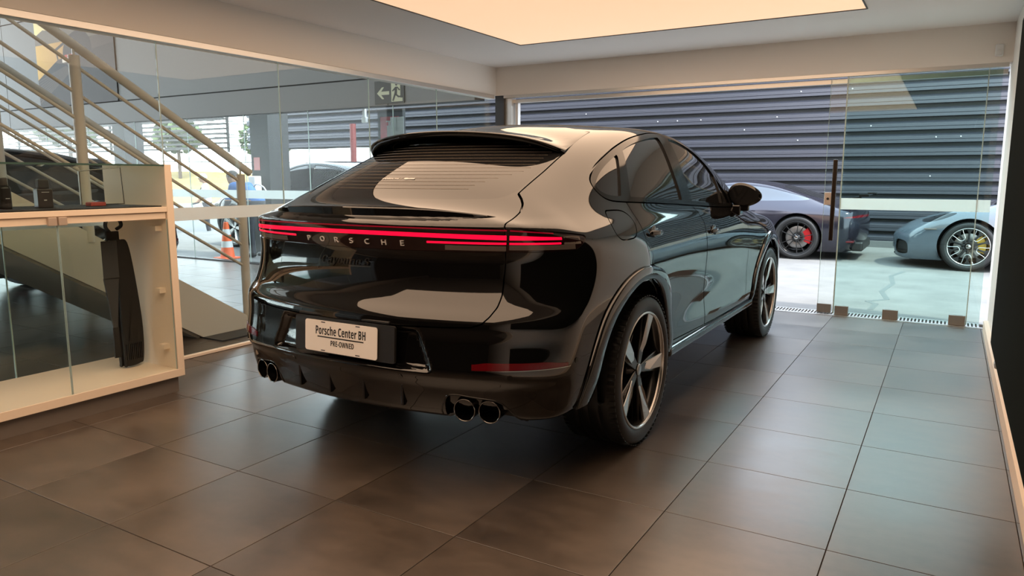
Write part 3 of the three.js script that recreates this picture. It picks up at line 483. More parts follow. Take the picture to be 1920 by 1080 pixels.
  // arch trims, wheel wells, sills
  const bandTrim = (inn, outt) => {
    const n = 40, a = new THREE.SplineCurve(inn.map((p) => new THREE.Vector2(...p))).getSpacedPoints(n), b = new THREE.SplineCurve(outt.map((p) => new THREE.Vector2(...p))).getSpacedPoints(n), P = [], T = [], m = 8;
    const sx = (s, y) => SUV.Xs(clamp(s, -1.15, 3.85), Math.max(0.26, y));
    for (let i = 0; i <= n; i++) {
      const A = a[i], Bq = b[i], xo = sx(Bq.x, Bq.y), xi = sx(A.x, A.y), mid = (t, lift) => [Math.max(lerp(xi, xo, t), sx(lerp(A.x, Bq.x, t), lerp(A.y, Bq.y, t))) + lift, lerp(A.y, Bq.y, t), -lerp(A.x, Bq.x, t)];
      P.push(...mid(1, -0.01), ...mid(1, 0.010), ...mid(0.9, 0.014), ...mid(0.5, 0.016), ...mid(0.1, 0.013), ...mid(0.02, 0.008), ...mid(0, 0.0), ...mid(0, -0.05));
    }
    for (let i = 0; i < n; i++) for (let k = 0; k < m - 1; k++) { const q = i * m + k, w = q + m; T.push(q, w, q + 1, q + 1, w, w + 1); }
    const g = new THREE.BufferGeometry(); g.setAttribute('position', new THREE.Float32BufferAttribute(P, 3)); g.setIndex(T); g.computeVertexNormals(); return g;
  };
  const flip = (g) => { const q = g.clone(), p = q.attributes.position, nn = q.attributes.normal; for (let i = 0; i < p.count; i++) { p.setX(i, -p.getX(i)); nn.setX(i, -nn.getX(i)); } const ix = q.index.array; for (let i = 0; i < ix.length; i += 3) { const t = ix[i]; ix[i] = ix[i + 1]; ix[i + 1] = t; } return q; };
  for (const g of [bandTrim(archIn.map(([a, b]) => [a, Math.max(b, 0.345)]), archOut.map(([a, b]) => [a, Math.max(b, 0.345)])), bandTrim(frontIn.slice(1, -1), frontOut)]) { part('wheel_arch_trim', g, MAT.blackPaint, car); part('wheel_arch_trim', flip(g), MAT.blackPaint, car); }
  for (const sz of [0, W2]) for (const s of [-1, 1]) {
    const w = new THREE.CylinderGeometry(0.455, 0.455, 0.36, 32, 1, true, 0, Math.PI); w.rotateZ(Math.PI / 2); w.rotateX(Math.PI); 
    const liner = new THREE.CylinderGeometry(0.452, 0.452, 0.38, 36, 1, true); liner.rotateZ(Math.PI / 2); liner.translate(s * 0.735, 0.40, -sz); const disc = new THREE.CircleGeometry(0.45, 36); disc.rotateY(Math.PI / 2 * s); disc.translate(s * 0.56, 0.40, -sz);
    const half = merge([liner, disc]); const p = half.attributes.position; for (let i = 0; i < p.count; i++) p.setY(i, Math.max(p.getY(i), 0.30)); part('wheel_liner', half, MAT.linerPlastic, car);
  }
  for (const s of [-1, 1]) part('side_sill', boxAt(s * 0.80, s * 0.957, 0.335, 0.392, -2.40, -0.46, 0.02), MAT.blackPaint, car);
  // handles and mirrors
  for (const [sz, y] of [[0.145, 1.042], [1.225, 0.986]]) for (const s of [-1, 1]) {
    const h = new THREE.Group(); h.name = 'door_handle'; const x0 = SUV.Xs(sz, y); h.position.set(s * x0, y, -sz); car.add(h);
    const cup = new THREE.SphereGeometry(1, 24, 16); cup.scale(0.006, 0.040, 0.056); part('handle_cup', cup, MAT.blackPaint, h);
    const gr = new THREE.CapsuleGeometry(0.011, 0.15, 6, 14, 10); gr.rotateX(Math.PI / 2); { const p = gr.attributes.position; for (let i = 0; i < p.count; i++) { const z = p.getZ(i); p.setX(i, p.getX(i) * 0.7 + s * (0.026 - 2.6 * z * z)); p.setY(i, p.getY(i) * 1.15 + 0.004 + z * 0.02); } } gr.computeVertexNormals(); part('handle_grip', gr, MAT.blackPaint, h);
  }
  for (const s of [-1, 1]) {
    const m = new THREE.Group(); m.name = 'door_mirror'; m.position.set(s * 0.955, 1.195, -1.99); car.add(m);
    const shell = new THREE.SphereGeometry(1, 40, 28), p = shell.attributes.position;
    for (let i = 0; i < p.count; i++) { let x = p.getX(i), y = p.getY(i), z = p.getZ(i); const fl = z > 0 ? 0.2 : 1; p.setXYZ(i, s * (x * 0.118 + (y > 0 ? 0 : -0.012 * y)), y * 0.082 * (1 - 0.25 * x) - 0.006 * x, z * 0.085 * fl); }
    shell.computeVertexNormals(); part('mirror_housing', shell, MAT.blackPaint, m);
    const gl = new THREE.CylinderGeometry(1, 1, 0.006, 40); gl.rotateX(Math.PI / 2); const q = gl.attributes.position; for (let i = 0; i < q.count; i++) { const x = q.getX(i), y = q.getY(i); q.setXYZ(i, s * x * 0.100, y * 0.068 * (1 - 0.25 * x) - 0.006 * x, 0.019 + q.getZ(i)); } const gm = part('mirror_glass', gl, MAT.darkGlass, m); gm.rotation.y = s * 0.04; gm.rotation.x = 0.07;
    part('mirror_arm', boxAt(-s * 0.09, s * 0.03, -0.115, -0.06, -0.05, -0.005, 0.015), MAT.trimBlack, m); part('mirror_foot', boxAt(-s * 0.10, -s * 0.02, -0.145, -0.07, -0.06, 0.03, 0.012), MAT.trimBlack, m);
  }
  // front lamps, seen only from elsewhere
  for (const s of [-1, 1]) { const g = new THREE.SphereGeometry(1, 24, 16); g.scale(0.12, 0.07, 0.16); g.translate(s * 0.72, 0.80, -3.52); part('headlamp', g, MAT.lensClear, car); }
  part('front_grille', boxAt(-0.6, 0.6, 0.36, 0.62, -3.80, -3.72, 0.03), MAT.plasticDark, car);
  for (const s of [-1, 1]) { addWheel(car, 'five', [s * 0.832, 0.375, 0], s > 0, undefined, undefined, undefined, 'rimBlack'); addWheel(car, 'five', [s * 0.828, 0.375, -W2], s > 0, undefined, undefined, undefined, 'rimBlack'); }
  return car;
}
// ---------- low rear-engined coupe ----------
const COUPE = (() => {
  const Sc = [-1.05, -0.8, -0.4, 0, 0.5, 1.0, 1.5, 2.0, 2.45, 2.9, 3.2, 3.5], yr = [0.12, 0.25, 0.4, 0.55, 0.7, 0.8, 0.9, 1.0, 1.1, 1.2, 1.3];
  const cols = [
    [0.70, 0.78, 0.81, 0.82, 0.80, 0.75, 0.62, 0.47, 0.37, 0.28, 0.20], [0.76, 0.83, 0.865, 0.875, 0.86, 0.82, 0.70, 0.55, 0.45, 0.36, 0.28], [0.80, 0.87, 0.905, 0.915, 0.905, 0.875, 0.77, 0.63, 0.54, 0.46, 0.38],
    [0.82, 0.88, 0.915, 0.93, 0.925, 0.90, 0.80, 0.68, 0.60, 0.52, 0.44], [0.80, 0.86, 0.885, 0.89, 0.885, 0.86, 0.79, 0.70, 0.63, 0.565, 0.49], [0.80, 0.86, 0.875, 0.875, 0.865, 0.84, 0.77, 0.71, 0.655, 0.595, 0.52],
    [0.80, 0.86, 0.875, 0.875, 0.865, 0.84, 0.77, 0.71, 0.65, 0.59, 0.51], [0.80, 0.86, 0.885, 0.89, 0.88, 0.85, 0.76, 0.68, 0.62, 0.55, 0.47], [0.78, 0.85, 0.89, 0.905, 0.895, 0.85, 0.74, 0.60, 0.53, 0.46, 0.38],
    [0.75, 0.83, 0.865, 0.88, 0.855, 0.79, 0.66, 0.52, 0.43, 0.36, 0.28], [0.70, 0.77, 0.80, 0.81, 0.78, 0.70, 0.55, 0.42, 0.30, 0.25, 0.20], [0.58, 0.64, 0.66, 0.66, 0.60, 0.50, 0.36, 0.25, 0.20, 0.15, 0.10]];
  const Xs = table(Sc, yr, yr.map((_, j) => cols.map((c) => c[j])), 0.025);
  const Y0 = dense1(spline([-1.2, -0.95, -0.8, -0.5, 0, 0.45, 0.85, 1.2, 1.5, 1.8, 2.1, 2.3, 2.6, 3.0, 3.25, 3.45], [0.80, 0.86, 0.90, 0.985, 1.125, 1.235, 1.288, 1.293, 1.255, 1.15, 1.0, 0.90, 0.835, 0.74, 0.64, 0.50]), -1.3, 3.6, 0.02);
  const C0 = dense1(spline([-1.2, -0.5, 0, 1.0, 1.8, 2.2, 2.45, 2.8, 3.1, 3.5], [0.10, 0.20, 0.22, 0.14, 0.16, 0.0, -0.10, -0.02, 0.10, 0.15]), -1.3, 3.6, 0.05);
  const S0 = dense1(spline([0.1, 0.2, 0.35, 0.5, 0.65, 0.75, 0.82, 0.9, 1.4], [-0.80, -0.90, -0.98, -1.0, -0.995, -0.975, -0.96, -0.955, -0.95]), 0, 1.5, 0.02);
  const F0 = dense1(spline([0.1, 0.2, 0.35, 0.48, 0.58, 0.68, 0.8, 1.4], [3.40, 3.45, 3.46, 3.45, 3.38, 3.26, 3.1, 2.8]), 0, 1.5, 0.02);
  function F(X, y, z) {
    const S = -z, ax = Math.abs(X), x2 = ax * ax;
    let f = smax(ax - Xs(clamp(S, -1.05, 3.5), clamp(y, 0.12, 1.3)), S0(y) + 0.22 * x2 + 0.1 * x2 * x2 * x2 - S, 0.14);
    f = smax(f, S - (F0(y) - 0.42 * x2), 0.16); f = smax(f, (y - (Y0(S) - C0(S) * x2)) * 0.93, 0.10);
    return smax(f, 0.13 - y, 0.04);
  }
  return { F, Xs };
})();
std('skyTintGlass', { color: lin(0.05, 0.06, 0.075), roughness: 0.03, ior: 1.7 });  // paleness of the mirrored sky put into the glass colour
function buildCoupe(paint, o) {
  const car = base('sports_coupe'), F = COUPE.F, S = (z) => -z, W2 = 2.45, R = 0.355;
  let M = COUPE.mesh || (COUPE.mesh = surfaceOf(F, [0, 0.1, -3.6], [1.05, 1.4, 1.15], 0.022, 0.06));
  const arch = (s) => { const p = []; for (let k = 0; k < 40; k++) { const a = k / 40 * 6.2832; p.push([s + 0.395 * Math.cos(a), 0.365 + 0.395 * Math.sin(a)]); } return outline(p); }, dr = arch(0), df = arch(W2);
  M = splitMesh(M, (x, y, z) => (x < 0.45 ? 1 : Math.min(dr(S(z), y), df(S(z), y))))[1];
  const dlo = outline(rounded([[-0.12, 1.0], [0.25, 1.10], [0.6, 1.175], [0.95, 1.205], [1.25, 1.19], [1.55, 1.11], [1.85, 0.965, 1], [1.5, 0.945], [0.8, 0.945], [0.2, 0.955], [-0.08, 0.965]], 4));
  const side = (x, nx) => x > 0.35 && nx > 0.2; let glass; [glass, M] = splitMesh(M, (x, y, z, nx) => (side(x, nx) ? dlo(S(z), y) : 1));
  const sh = strokeLine([[0.62, 0.945], [0.56, 0.8], [0.55, 0.5], [0.62, 0.26]]), sh2 = strokeLine([[1.84, 0.945], [1.92, 0.8], [1.9, 0.45], [1.84, 0.26]]);
  M = splitMesh(M, (x, y, z, nx) => (side(x, nx) && y < 0.95 ? Math.min(sh(S(z), y), sh2(S(z), y)) - 0.002 : 1))[1];
  const scr = outline(rounded([[-0.6, 1.24], [0, 1.24], [0.40, 1.215], [0.52, 1.16], [0.67, 0.95, 1], [0.4, 0.93], [0, 0.925], [-0.6, 0.925]], 4));
  let ws; [ws, M] = splitMesh(M, (x, y, z, nx, ny, nz) => (S(z) > 1.2 && S(z) < 2.4 && nz < -0.2 && ny > 0.2 ? scr(x, y) : 1));
  const rw = outline(rounded([[-0.6, 1.20], [0, 1.20], [0.36, 1.185], [0.47, 1.12], [0.50, 1.0], [0.42, 0.965], [0, 0.96], [-0.6, 0.96]], 4));
  let rg; [rg, M] = splitMesh(M, (x, y, z, nx, ny, nz) => (S(z) < 0.7 && nz > 0.1 && ny > 0.3 ? rw(x, y) : 1));
  const hl = outline(rounded([[2.62, 0.83], [2.85, 0.80], [3.02, 0.735], [3.06, 0.69], [2.96, 0.69], [2.78, 0.745]], 5));
  let lamp; [lamp, M] = splitMesh(M, (x, y, z, nx) => (x > 0.35 && S(z) > 2.4 ? hl(S(z), y) : 1));
  const tl = outline([[0, 0.735], [0.6, 0.735], [0.86, 0.715], [0.88, 0.69], [0.6, 0.695], [0, 0.70], [-0.5, 0.70], [-0.5, 0.735]]);
  let tail; [tail, M] = splitMesh(M, (x, y, z) => (S(z) < -0.55 ? tl(x, y) : 1));
  const it = outline(rounded([[0.40, 0.21], [0.66, 0.20], [0.73, 0.25], [0.72, 0.37], [0.62, 0.405], [0.44, 0.40], [0.38, 0.33]], 4)), im = outline(rounded([[-0.5, 0.17], [0.28, 0.17], [0.30, 0.215], [0.24, 0.25], [-0.5, 0.25]], 4));
  let intake, mid; [intake, M] = splitMesh(M, (x, y, z) => (S(z) > 2.95 ? it(x, y) : 1)); [mid, M] = splitMesh(M, (x, y, z) => (S(z) > 2.95 ? im(x, y) : 1));
  const both = (n, m, mat, d, off) => part(n, geo(mirrored(lipped(m, d, off))), mat, car), pair = (n, m, mat, d, off) => { const L = lipped(m, d, off); part(n, geo(L), mat, car); part(n, geo(mirrored(L, false)), mat, car); };
  both('body_shell', M, paint, 0.01, 0); pair('side_window', glass, MAT.skyTintGlass, 0.004, -0.004); both('windscreen', ws, MAT.darkGlass, 0.004, -0.003); both('rear_window', rg, MAT.darkGlass, 0.004, -0.003);
  pair('headlamp', lamp, o.lampMat || MAT.lensClear, 0.006, -0.002); pair('air_intake', intake, MAT.plasticDark, 0.004, -0.035); both('front_intake', mid, MAT.plasticDark, 0.004, -0.03);
  for (const y of [0.26, 0.31, 0.355]) { const bl = splitMesh(intake, (x, yy, z) => Math.abs(yy - y) - 0.007)[0]; pair('intake_blade', bl, MAT.trimBlack, 0.03, -0.006); }
  both('rear_light_bar', tail, MAT.lensRed, 0.006, -0.003);
  const inner = surfaceOf((x, y, z) => F(x, y, z) + 0.035, [0, 0.1, -3.6], [1.05, 1.4, 1.15], 0.06, 0.06); part('inner_shell', geo(mirrored(splitMesh(inner, (x, y, z) => (x < 0.45 ? 1 : Math.min(dr(S(z), y), df(S(z), y))))[1])), MAT.plasticDark, car);
  for (const s of [-1, 1]) {
    for (const z of [0, W2]) { const l = new THREE.CylinderGeometry(0.41, 0.41, 0.34, 28, 1, true); l.rotateZ(Math.PI / 2); l.translate(s * 0.68, 0.365, -z); const d = new THREE.CircleGeometry(0.41, 28); d.rotateY(s * Math.PI / 2); d.translate(s * 0.52, 0.365, -z); const g = merge([l, d]), p = g.attributes.position; for (let i = 0; i < p.count; i++) p.setY(i, Math.max(0.16, p.getY(i))); part('wheel_liner', g, MAT.linerPlastic, car); }
    addWheel(car, o.wheel, [s * 0.775, R, 0], s > 0, R, 0.30, 0.272, o.caliper); addWheel(car, o.wheel, [s * 0.755, R, -W2], s > 0, R, 0.27, 0.268, o.caliper);
    const m = new THREE.SphereGeometry(1, 20, 14); m.scale(0.1, 0.06, 0.07); m.translate(s * 0.93, 0.98, -1.72); part('door_mirror', m, paint, car);
    part('door_handle', boxAt(s * (COUPE.Xs(0.75, 0.78) - 0.004), s * (COUPE.Xs(0.75, 0.78) + 0.012), 0.77, 0.79, -0.84, -0.68, 0.006), paint, car);
    part('side_marker', boxAt(s * 0.872, s * 0.892, 0.585, 0.605, -3.02, -2.86, 0.004), MAT.lensClear, car);
    const red = boxAt(s * 0.60, s * 0.84, 0.30, 0.325, 0.74, 0.86, 0.006); part('reflector', red, MAT.lensRed, car);
  }
  if (o.wing) {
    const w = new THREE.Group(); w.name = 'rear_wing'; car.add(w);
    const g = plate([[0.62, 0.0], [0.86, 0.035], [1.02, 0.075], [1.03, 0.065], [0.88, 0.015], [0.64, -0.02]], 1.4, 0.004); g.rotateY(-Math.PI / 2); g.translate(0.7, 0.995, 0); part('wing_blade', g, MAT.trimBlack, w);
    for (const s of [-1, 1]) { part('wing_end', boxAt(s * 0.70, s * 0.712, 1.03, 1.075, 0.88, 1.03, 0.004), MAT.trimBlack, w); part('wing_stay', boxAt(s * 0.34, s * 0.36, 0.85, 1.0, 0.70, 0.82), MAT.trimBlack, w); }
    part('rear_diffuser', boxAt(-0.62, 0.62, 0.15, 0.30, 0.80, 0.98, 0.03), MAT.plasticDark, car);
  }
  return car;
}
// ---------- people: one continuous figure each ----------
function figure(bones, extra, cell = 0.02) {          // bones: [ax, ay, az, bx, by, bz, ra, rb]
  const cap = (x, y, z, b) => { const dx = b[3] - b[0], dy = b[4] - b[1], dz = b[5] - b[2], t = clamp(((x - b[0]) * dx + (y - b[1]) * dy + (z - b[2]) * dz) / (dx * dx + dy * dy + dz * dz || 1e-9), 0, 1); return Math.hypot(x - b[0] - t * dx, y - b[1] - t * dy, z - b[2] - t * dz) - lerp(b[6], b[7], t); };
  const smin = (a, b, k) => { const h = Math.max(k - Math.abs(a - b), 0) / k; return Math.min(a, b) - h * h * k / 4; };
  const F = (x, y, z) => { let d = 9; for (const b of bones) d = smin(d, cap(x, y, z, b), b[8] ?? 0.05); return d; };
  let lo = [9, 9, 9], hi = [-9, -9, -9]; for (const b of bones) for (let c = 0; c < 3; c++) { const r = Math.max(b[6], b[7]) + 0.06; lo[c] = Math.min(lo[c], b[c] - r, b[c + 3] - r); hi[c] = Math.max(hi[c], b[c] + r, b[c + 3] + r); }
  return surfaceOf(F, lo, hi, cell, 0.06);
}
function person(at, turn, label, lean, shirt, trousers, cap) {
  const g = tag(base('person', at, turn), label, 'person'), a = lean, hz = -Math.sin(a), hy = Math.cos(a);     // leaning forward is towards -z
  const up = (h, x = 0, f = 0) => [x, 0.93 + h * hy + f * Math.sin(a), h * hz - f * Math.cos(a)];
  const B = [], bone = (p, q, ra, rb, k) => B.push([...p, ...q, ra, rb, k]);
  for (const s of [-1, 1]) { bone([s * 0.09, 0.93, 0], [s * 0.11, 0.50, -0.03], 0.085, 0.058); bone([s * 0.11, 0.50, -0.03], [s * 0.12, 0.08, 0.02], 0.056, 0.038); bone([s * 0.12, 0.05, 0.03], [s * 0.13, 0.035, -0.14], 0.042, 0.034, 0.03); }
  bone(up(0), up(0.25), 0.125, 0.12); bone(up(0.22, -0.07), up(0.42, -0.12), 0.10, 0.085); bone(up(0.22, 0.07), up(0.42, 0.12), 0.10, 0.085); bone(up(0.46), up(0.57), 0.055, 0.05);
  for (const s of [-1, 1]) { const sh = up(0.44, s * 0.18), el = [s * 0.24, sh[1] - 0.25, sh[2] - 0.05], wr = [s * 0.21, sh[1] - 0.42, sh[2] - 0.22]; bone(sh, el, 0.055, 0.042); bone(el, wr, 0.04, 0.028); bone(wr, [wr[0] - s * 0.01, wr[1] - 0.03, wr[2] - 0.08], 0.03, 0.026, 0.02); for (let k = 0; k < 4; k++) bone([wr[0] - s * 0.01 + (k - 1.5) * 0.018, wr[1] - 0.03, wr[2] - 0.07], [wr[0] + (k - 1.5) * 0.02, wr[1] - 0.06, wr[2] - 0.15 + 0.01 * Math.abs(k - 1)], 0.010, 0.008, 0.008); bone([wr[0] - s * 0.03, wr[1] - 0.02, wr[2] - 0.04], [wr[0] - s * 0.055, wr[1] - 0.04, wr[2] - 0.09], 0.011, 0.009, 0.01); }
  const hd = up(0.68, 0, 0.03); bone(up(0.60), [hd[0], hd[1], hd[2]], 0.07, 0.095, 0.04); bone([hd[0], hd[1] - 0.06, hd[2] - 0.06], [hd[0], hd[1] - 0.09, hd[2] - 0.06], 0.04, 0.035, 0.04); bone([hd[0], hd[1] - 0.01, hd[2] - 0.095], [hd[0], hd[1] - 0.035, hd[2] - 0.112], 0.012, 0.016, 0.015); for (const s of [-1, 1]) bone([s * 0.09, hd[1] + 0.01, hd[2] + 0.005], [s * 0.095, hd[1] - 0.03, hd[2] + 0.005], 0.016, 0.012, 0.012);
  let M = figure(B, null, 0.017);
  const nk = up(0.53), d0 = (x, y, z) => (x - nk[0]) * 0 + (y - nk[1]) * hy + (z - nk[2]) * hz;
  let head, torso, legs, arms; [torso, head] = splitMesh(M, d0); [legs, torso] = splitMesh(torso, (x, y, z) => y - 0.95);
  const sh = up(0.44, 0.18); [arms, torso] = splitMesh(torso, (x, y, z) => (Math.abs(x) > 0.15 ? y - (sh[1] - 0.22) : 1));
  part('body', geo(joined(head, arms)), std('skin', { color: lin(0.35, 0.19, 0.12), roughness: 0.6 }), g); part('shirt', geo(torso), shirt, g); const [shoes, pants] = splitMesh(legs, (x, y) => y - 0.085); part('trousers', geo(pants), trousers, g); part('shoes', geo(shoes), MAT.rubber, g);
  if (cap) { const c = lathe([[0.105, -0.01], [0.108, 0.02], [0.09, 0.07], [0.05, 0.098], [0, 0.105]], 28); c.translate(...hd); part('cap', c, cap, g); const v = new THREE.CylinderGeometry(0.09, 0.09, 0.012, 24); v.scale(1, 1, 1.1); v.translate(hd[0], hd[1] + 0.01, hd[2] - 0.09); part('cap_peak', v, cap, g); part('lanyard', sweep([up(0.48, -0.06, 0.05), up(0.36, -0.05, 0.125), up(0.18, 0, 0.14), up(0.36, 0.05, 0.125), up(0.48, 0.06, 0.05)], 0.008, 30, 6), MAT.plasticDark, g); }
  else { const c = new THREE.SphereGeometry(0.103, 24, 16, 0, 6.2832, 0, 1.75); c.translate(hd[0], hd[1] + 0.006, hd[2] + 0.012); part('hair', c, std('hair', { color: lin(0.02, 0.016, 0.014), roughness: 0.7 }), g); }
  return g;
}
// ---------- surfaces ----------
function noiseField(n, seed, octaves) {
  const r = rng(seed), out = new Float32Array(n * n); let amp = 1, total = 0;
  for (const c of octaves) {
    const cx = Array.isArray(c) ? c[0] : c, cy = Array.isArray(c) ? c[1] : c, g = new Float32Array(cx * cy).map(() => r() * 2 - 1);
    for (let j = 0; j < n; j++) for (let i = 0; i < n; i++) {
      const u = i / n * cx, v = j / n * cy, a = Math.floor(u), b = Math.floor(v), s = u - a, t = v - b, S2 = s * s * (3 - 2 * s), T2 = t * t * (3 - 2 * t), A = (x, y) => g[(y % cy) * cx + (x % cx)];
      out[j * n + i] += amp * lerp(lerp(A(a, b), A(a + 1, b), S2), lerp(A(a, b + 1), A(a + 1, b + 1), S2), T2);
    }
    total += amp; amp *= 0.62;
  }
  return out.map((v) => v / total);
}
function mapOf(n, f, srgb = false) { const d = new Uint8Array(n * n * 4); for (let j = 0; j < n; j++) for (let i = 0; i < n; i++) { const c = f(i, j, j * n + i); d.set([c[0] * 255, c[1] * 255, c[2] * 255, 255], (j * n + i) * 4); } const t = new THREE.DataTexture(d, n, n); t.wrapS = t.wrapT = THREE.RepeatWrapping; t.magFilter = THREE.LinearFilter; t.minFilter = THREE.LinearMipmapLinearFilter; t.generateMipmaps = true; if (srgb) t.colorSpace = THREE.SRGBColorSpace; t.needsUpdate = true; return t; }
const sR = (v) => clamp(v <= 0.0031308 ? v * 12.92 : 1.055 * Math.pow(v, 1 / 2.4) - 0.055, 0, 1);
const tileN = noiseField(1024, 5, [6, 13, [20, 60], 90, [120, 260], 420]), tileM = noiseField(1024, 9, [4, 9, [16, 40], 60]);
const tileMap = mapOf(1024, (i, j, k) => { const v = clamp(1 + 0.8 * tileN[k] + 0.45 * tileM[k], 0.35, 1.8), w = 0.5 + 0.5 * tileM[k]; return [sR(0.083 * v), sR(0.062 * v * (0.985 + 0.03 * w)), sR(0.046 * v * (0.97 + 0.06 * w))]; }, true);
const tileRough = mapOf(1024, (i, j, k) => { const v = 0.33 + 0.05 * tileN[k] + 0.04 * tileM[k]; return [v, v, v]; });
std('floorTile', { map: tileMap, roughnessMap: tileRough, roughness: 1.0, bumpMap: mapOf(1024, (i, j, k) => { const v = 0.5 + 0.4 * tileN[k]; return [v, v, v]; }), bumpScale: 0.00025, ior: 2.25 });
{ const q = MAT.floorTile.clone(); q.name = 'lobbyTileDim'; q.ior = 1.45; MAT.lobbyTileDim = q; }  // dimmed copy of the floor tile: weaker reflection keeps the lobby floor darker
std('grout', { color: lin(0.05, 0.042, 0.036), roughness: 0.9 });
std('plaster', { color: lin(0.88, 0.85, 0.82), roughness: 0.85 });
std('plasterWarm', { color: lin(0.84, 0.79, 0.73), roughness: 0.85 });
std('wallPanel', { color: lin(0.27, 0.27, 0.262), roughness: 0.7 });
std('jointAndShade', { color: lin(0.02, 0.02, 0.02), roughness: 0.8 });
std('aluminium', { color: lin(0.62, 0.60, 0.57), metalness: 0.9, roughness: 0.35 });
std('frameDark', { color: lin(0.03, 0.027, 0.025), metalness: 0.3, roughness: 0.4 });
std('glassClear', { color: lin(0.96, 0.985, 0.975), transmission: 1, thickness: 0, roughness: 0, ior: 1.28 });
std('glassLobby', { color: lin(0.95, 0.98, 0.97), transmission: 1, thickness: 0, roughness: 0, ior: 1.17 });
std('glassGreen', { color: lin(0.80, 0.90, 0.88), transmission: 1, thickness: 0, roughness: 0, ior: 1.4 });
std('glassEdge', { color: lin(0.42, 0.52, 0.48), roughness: 0.25 });
std('frosted', { color: lin(0.93, 0.96, 0.94), transmission: 0.6, thickness: 0, roughness: 0.85 });
std('beige', { color: lin(0.86, 0.72, 0.57), roughness: 0.5 });
std('stairPaint', { color: lin(0.52, 0.47, 0.40), roughness: 0.45 });
std('slat', { color: lin(0.062, 0.062, 0.074), metalness: 0.3, roughness: 0.4 });
const gN = noiseField(512, 21, [8, 20, [30, 120], 150, 256]);
std('concrete', { map: mapOf(512, (i, j, k) => { const v = clamp(1 + 0.32 * gN[k], 0.5, 1.4); return [sR(0.148 * v), sR(0.142 * v), sR(0.135 * v)]; }, true), roughness: 0.85 });
std('asphalt', { color: lin(0.10, 0.102, 0.105), roughness: 0.85 });
std('panelGlow', { color: lin(0.6, 0.5, 0.4), roughness: 0.8, emissive: lin(0.335, 0.215, 0.130), emissiveIntensity: 1 });
std('lobbyFillGlow', { color: lin(0.6, 0.6, 0.6), roughness: 0.8, emissive: lin(0.95, 1.0, 1.0), emissiveIntensity: 0.3 });  // glow of the added lobby fill panel

// ---------- the room: floor of tiles, walls, ceiling ----------
const XL = -4.74, ZE = -7.59, XR = 0.36, HC = 2.6, HB = 2.276, PITCH = 0.6, X0 = -0.887, Z0 = -3.280;
const floor = struct('floor', boxAt(-18, 1.2, -0.25, -0.004, -7.62, 6), MAT.grout, 'floor of large square brown-grey stone tiles');
{
  const r = rng(31), variants = [];
  for (let v = 0; v < 6; v++) {
    const g = new RoundedBoxGeometry(0.5965, 0.012, 0.5965, 1, 0.0012), uv = g.attributes.uv, p = g.attributes.position, o = [r(), r(), r() < 0.5];
    for (let i = 0; i < p.count; i++) { const a = p.getX(i) / 2.4, b = p.getZ(i) / 2.4; uv.setXY(i, o[0] + a, o[1] + (o[2] ? -b : b)); }
    variants.push(g);
  }
  const cell = (i, j) => { const x0 = X0 + i * PITCH, z0 = Z0 + j * PITCH; return [x0 + 0.3, z0 + 0.3]; };
  const lay = (i, j, x0, x1, z0, z1) => {
    const [cx, cz] = cell(i, j), a = Math.max(cx - 0.29825, x0), b = Math.min(cx + 0.29825, x1), c = Math.max(cz - 0.29825, z0), d = Math.min(cz + 0.29825, z1); if (b - a < 0.03 || d - c < 0.03) return;
    let g = variants[Math.floor(r() * 6)];
    if (b - a < 0.59 || d - c < 0.59) { g = g.clone(); const p = g.attributes.position; for (let q = 0; q < p.count; q++) { p.setX(q, clamp(p.getX(q) + cx, a, b) - cx); p.setZ(q, clamp(p.getZ(q) + cz, c, d) - cz); } }
    const t = part('floor_tile', g, cx < XL ? MAT.lobbyTileDim : MAT.floorTile, floor); t.position.set(cx, -0.006, cz);
  };
  for (let i = -7; i < 3; i++) for (let j = -8; j < 8; j++) lay(i, j, XL + 0.03, XR, ZE + 0.06, 1.4);
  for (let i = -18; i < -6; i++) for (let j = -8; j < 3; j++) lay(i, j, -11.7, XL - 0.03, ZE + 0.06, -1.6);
}
const ceil = struct('ceiling', merge([boxAt(XL, -3.73, HC, HC + 0.2, ZE, 6), boxAt(-0.66, XR + 0.4, HC, HC + 0.2, ZE, 6), boxAt(-3.73, -0.66, HC, HC + 0.2, ZE, -6.42), boxAt(-3.73, -0.66, HC, HC + 0.2, 0.92, 6), boxAt(-3.73, -0.66, HC + 0.06, HC + 0.2, -6.42, 0.92)]), MAT.plaster, 'white plaster ceiling with a sunken light panel');
const lightPanel = thing('ceiling_light_panel', boxAt(-3.728, -0.662, HC - 0.002, HC + 0.03, -6.418, 0.918), MAT.panelGlow, 'large warm glowing light panel set into the white ceiling', 'light panel');
{ const e = [[-3.735, -3.725, -6.425, 0.92], [-0.665, -0.655, -6.425, 0.92]].map(([a, b, c, d]) => boxAt(a, b, HC - 0.008, HC, c, d)); e.push(boxAt(-3.735, -0.655, HC - 0.008, HC, -6.428, -6.418)); part('panel_edge', merge(e), MAT.frameDark, lightPanel); }
struct('wall_right', boxAt(XR, XR + 0.25, 0, HC, -7.9, 6), MAT.plasterWarm, 'pale plaster wall at the right edge');
struct('baseboard_right', boxAt(XR - 0.035, XR, 0.0, 0.09, -7.45, 3), MAT.beige, 'thin beige board along the foot of the right wall');
struct('trim_1', boxAt(XL - 0.30, XL, HB, HC + 0.2, -7.89, 6), MAT.plasterWarm, 'plaster beam over the glass partition');
struct('trim_2', boxAt(XL, XR + 0.2, HB, HC + 0.2, -7.89, ZE), MAT.plasterWarm, 'plaster beam over the street glazing');
struct('wall_back', boxAt(XL - 0.3, XR + 0.4, -0.01, HC + 0.2, 6, 6.25), std('unlitWall', { color: lin(0.03, 0.028, 0.027), roughness: 0.7 }), 'wall behind the viewer coloured dark for the unlit depth of the room');  // dark colour takes the place of unlit space behind the camera
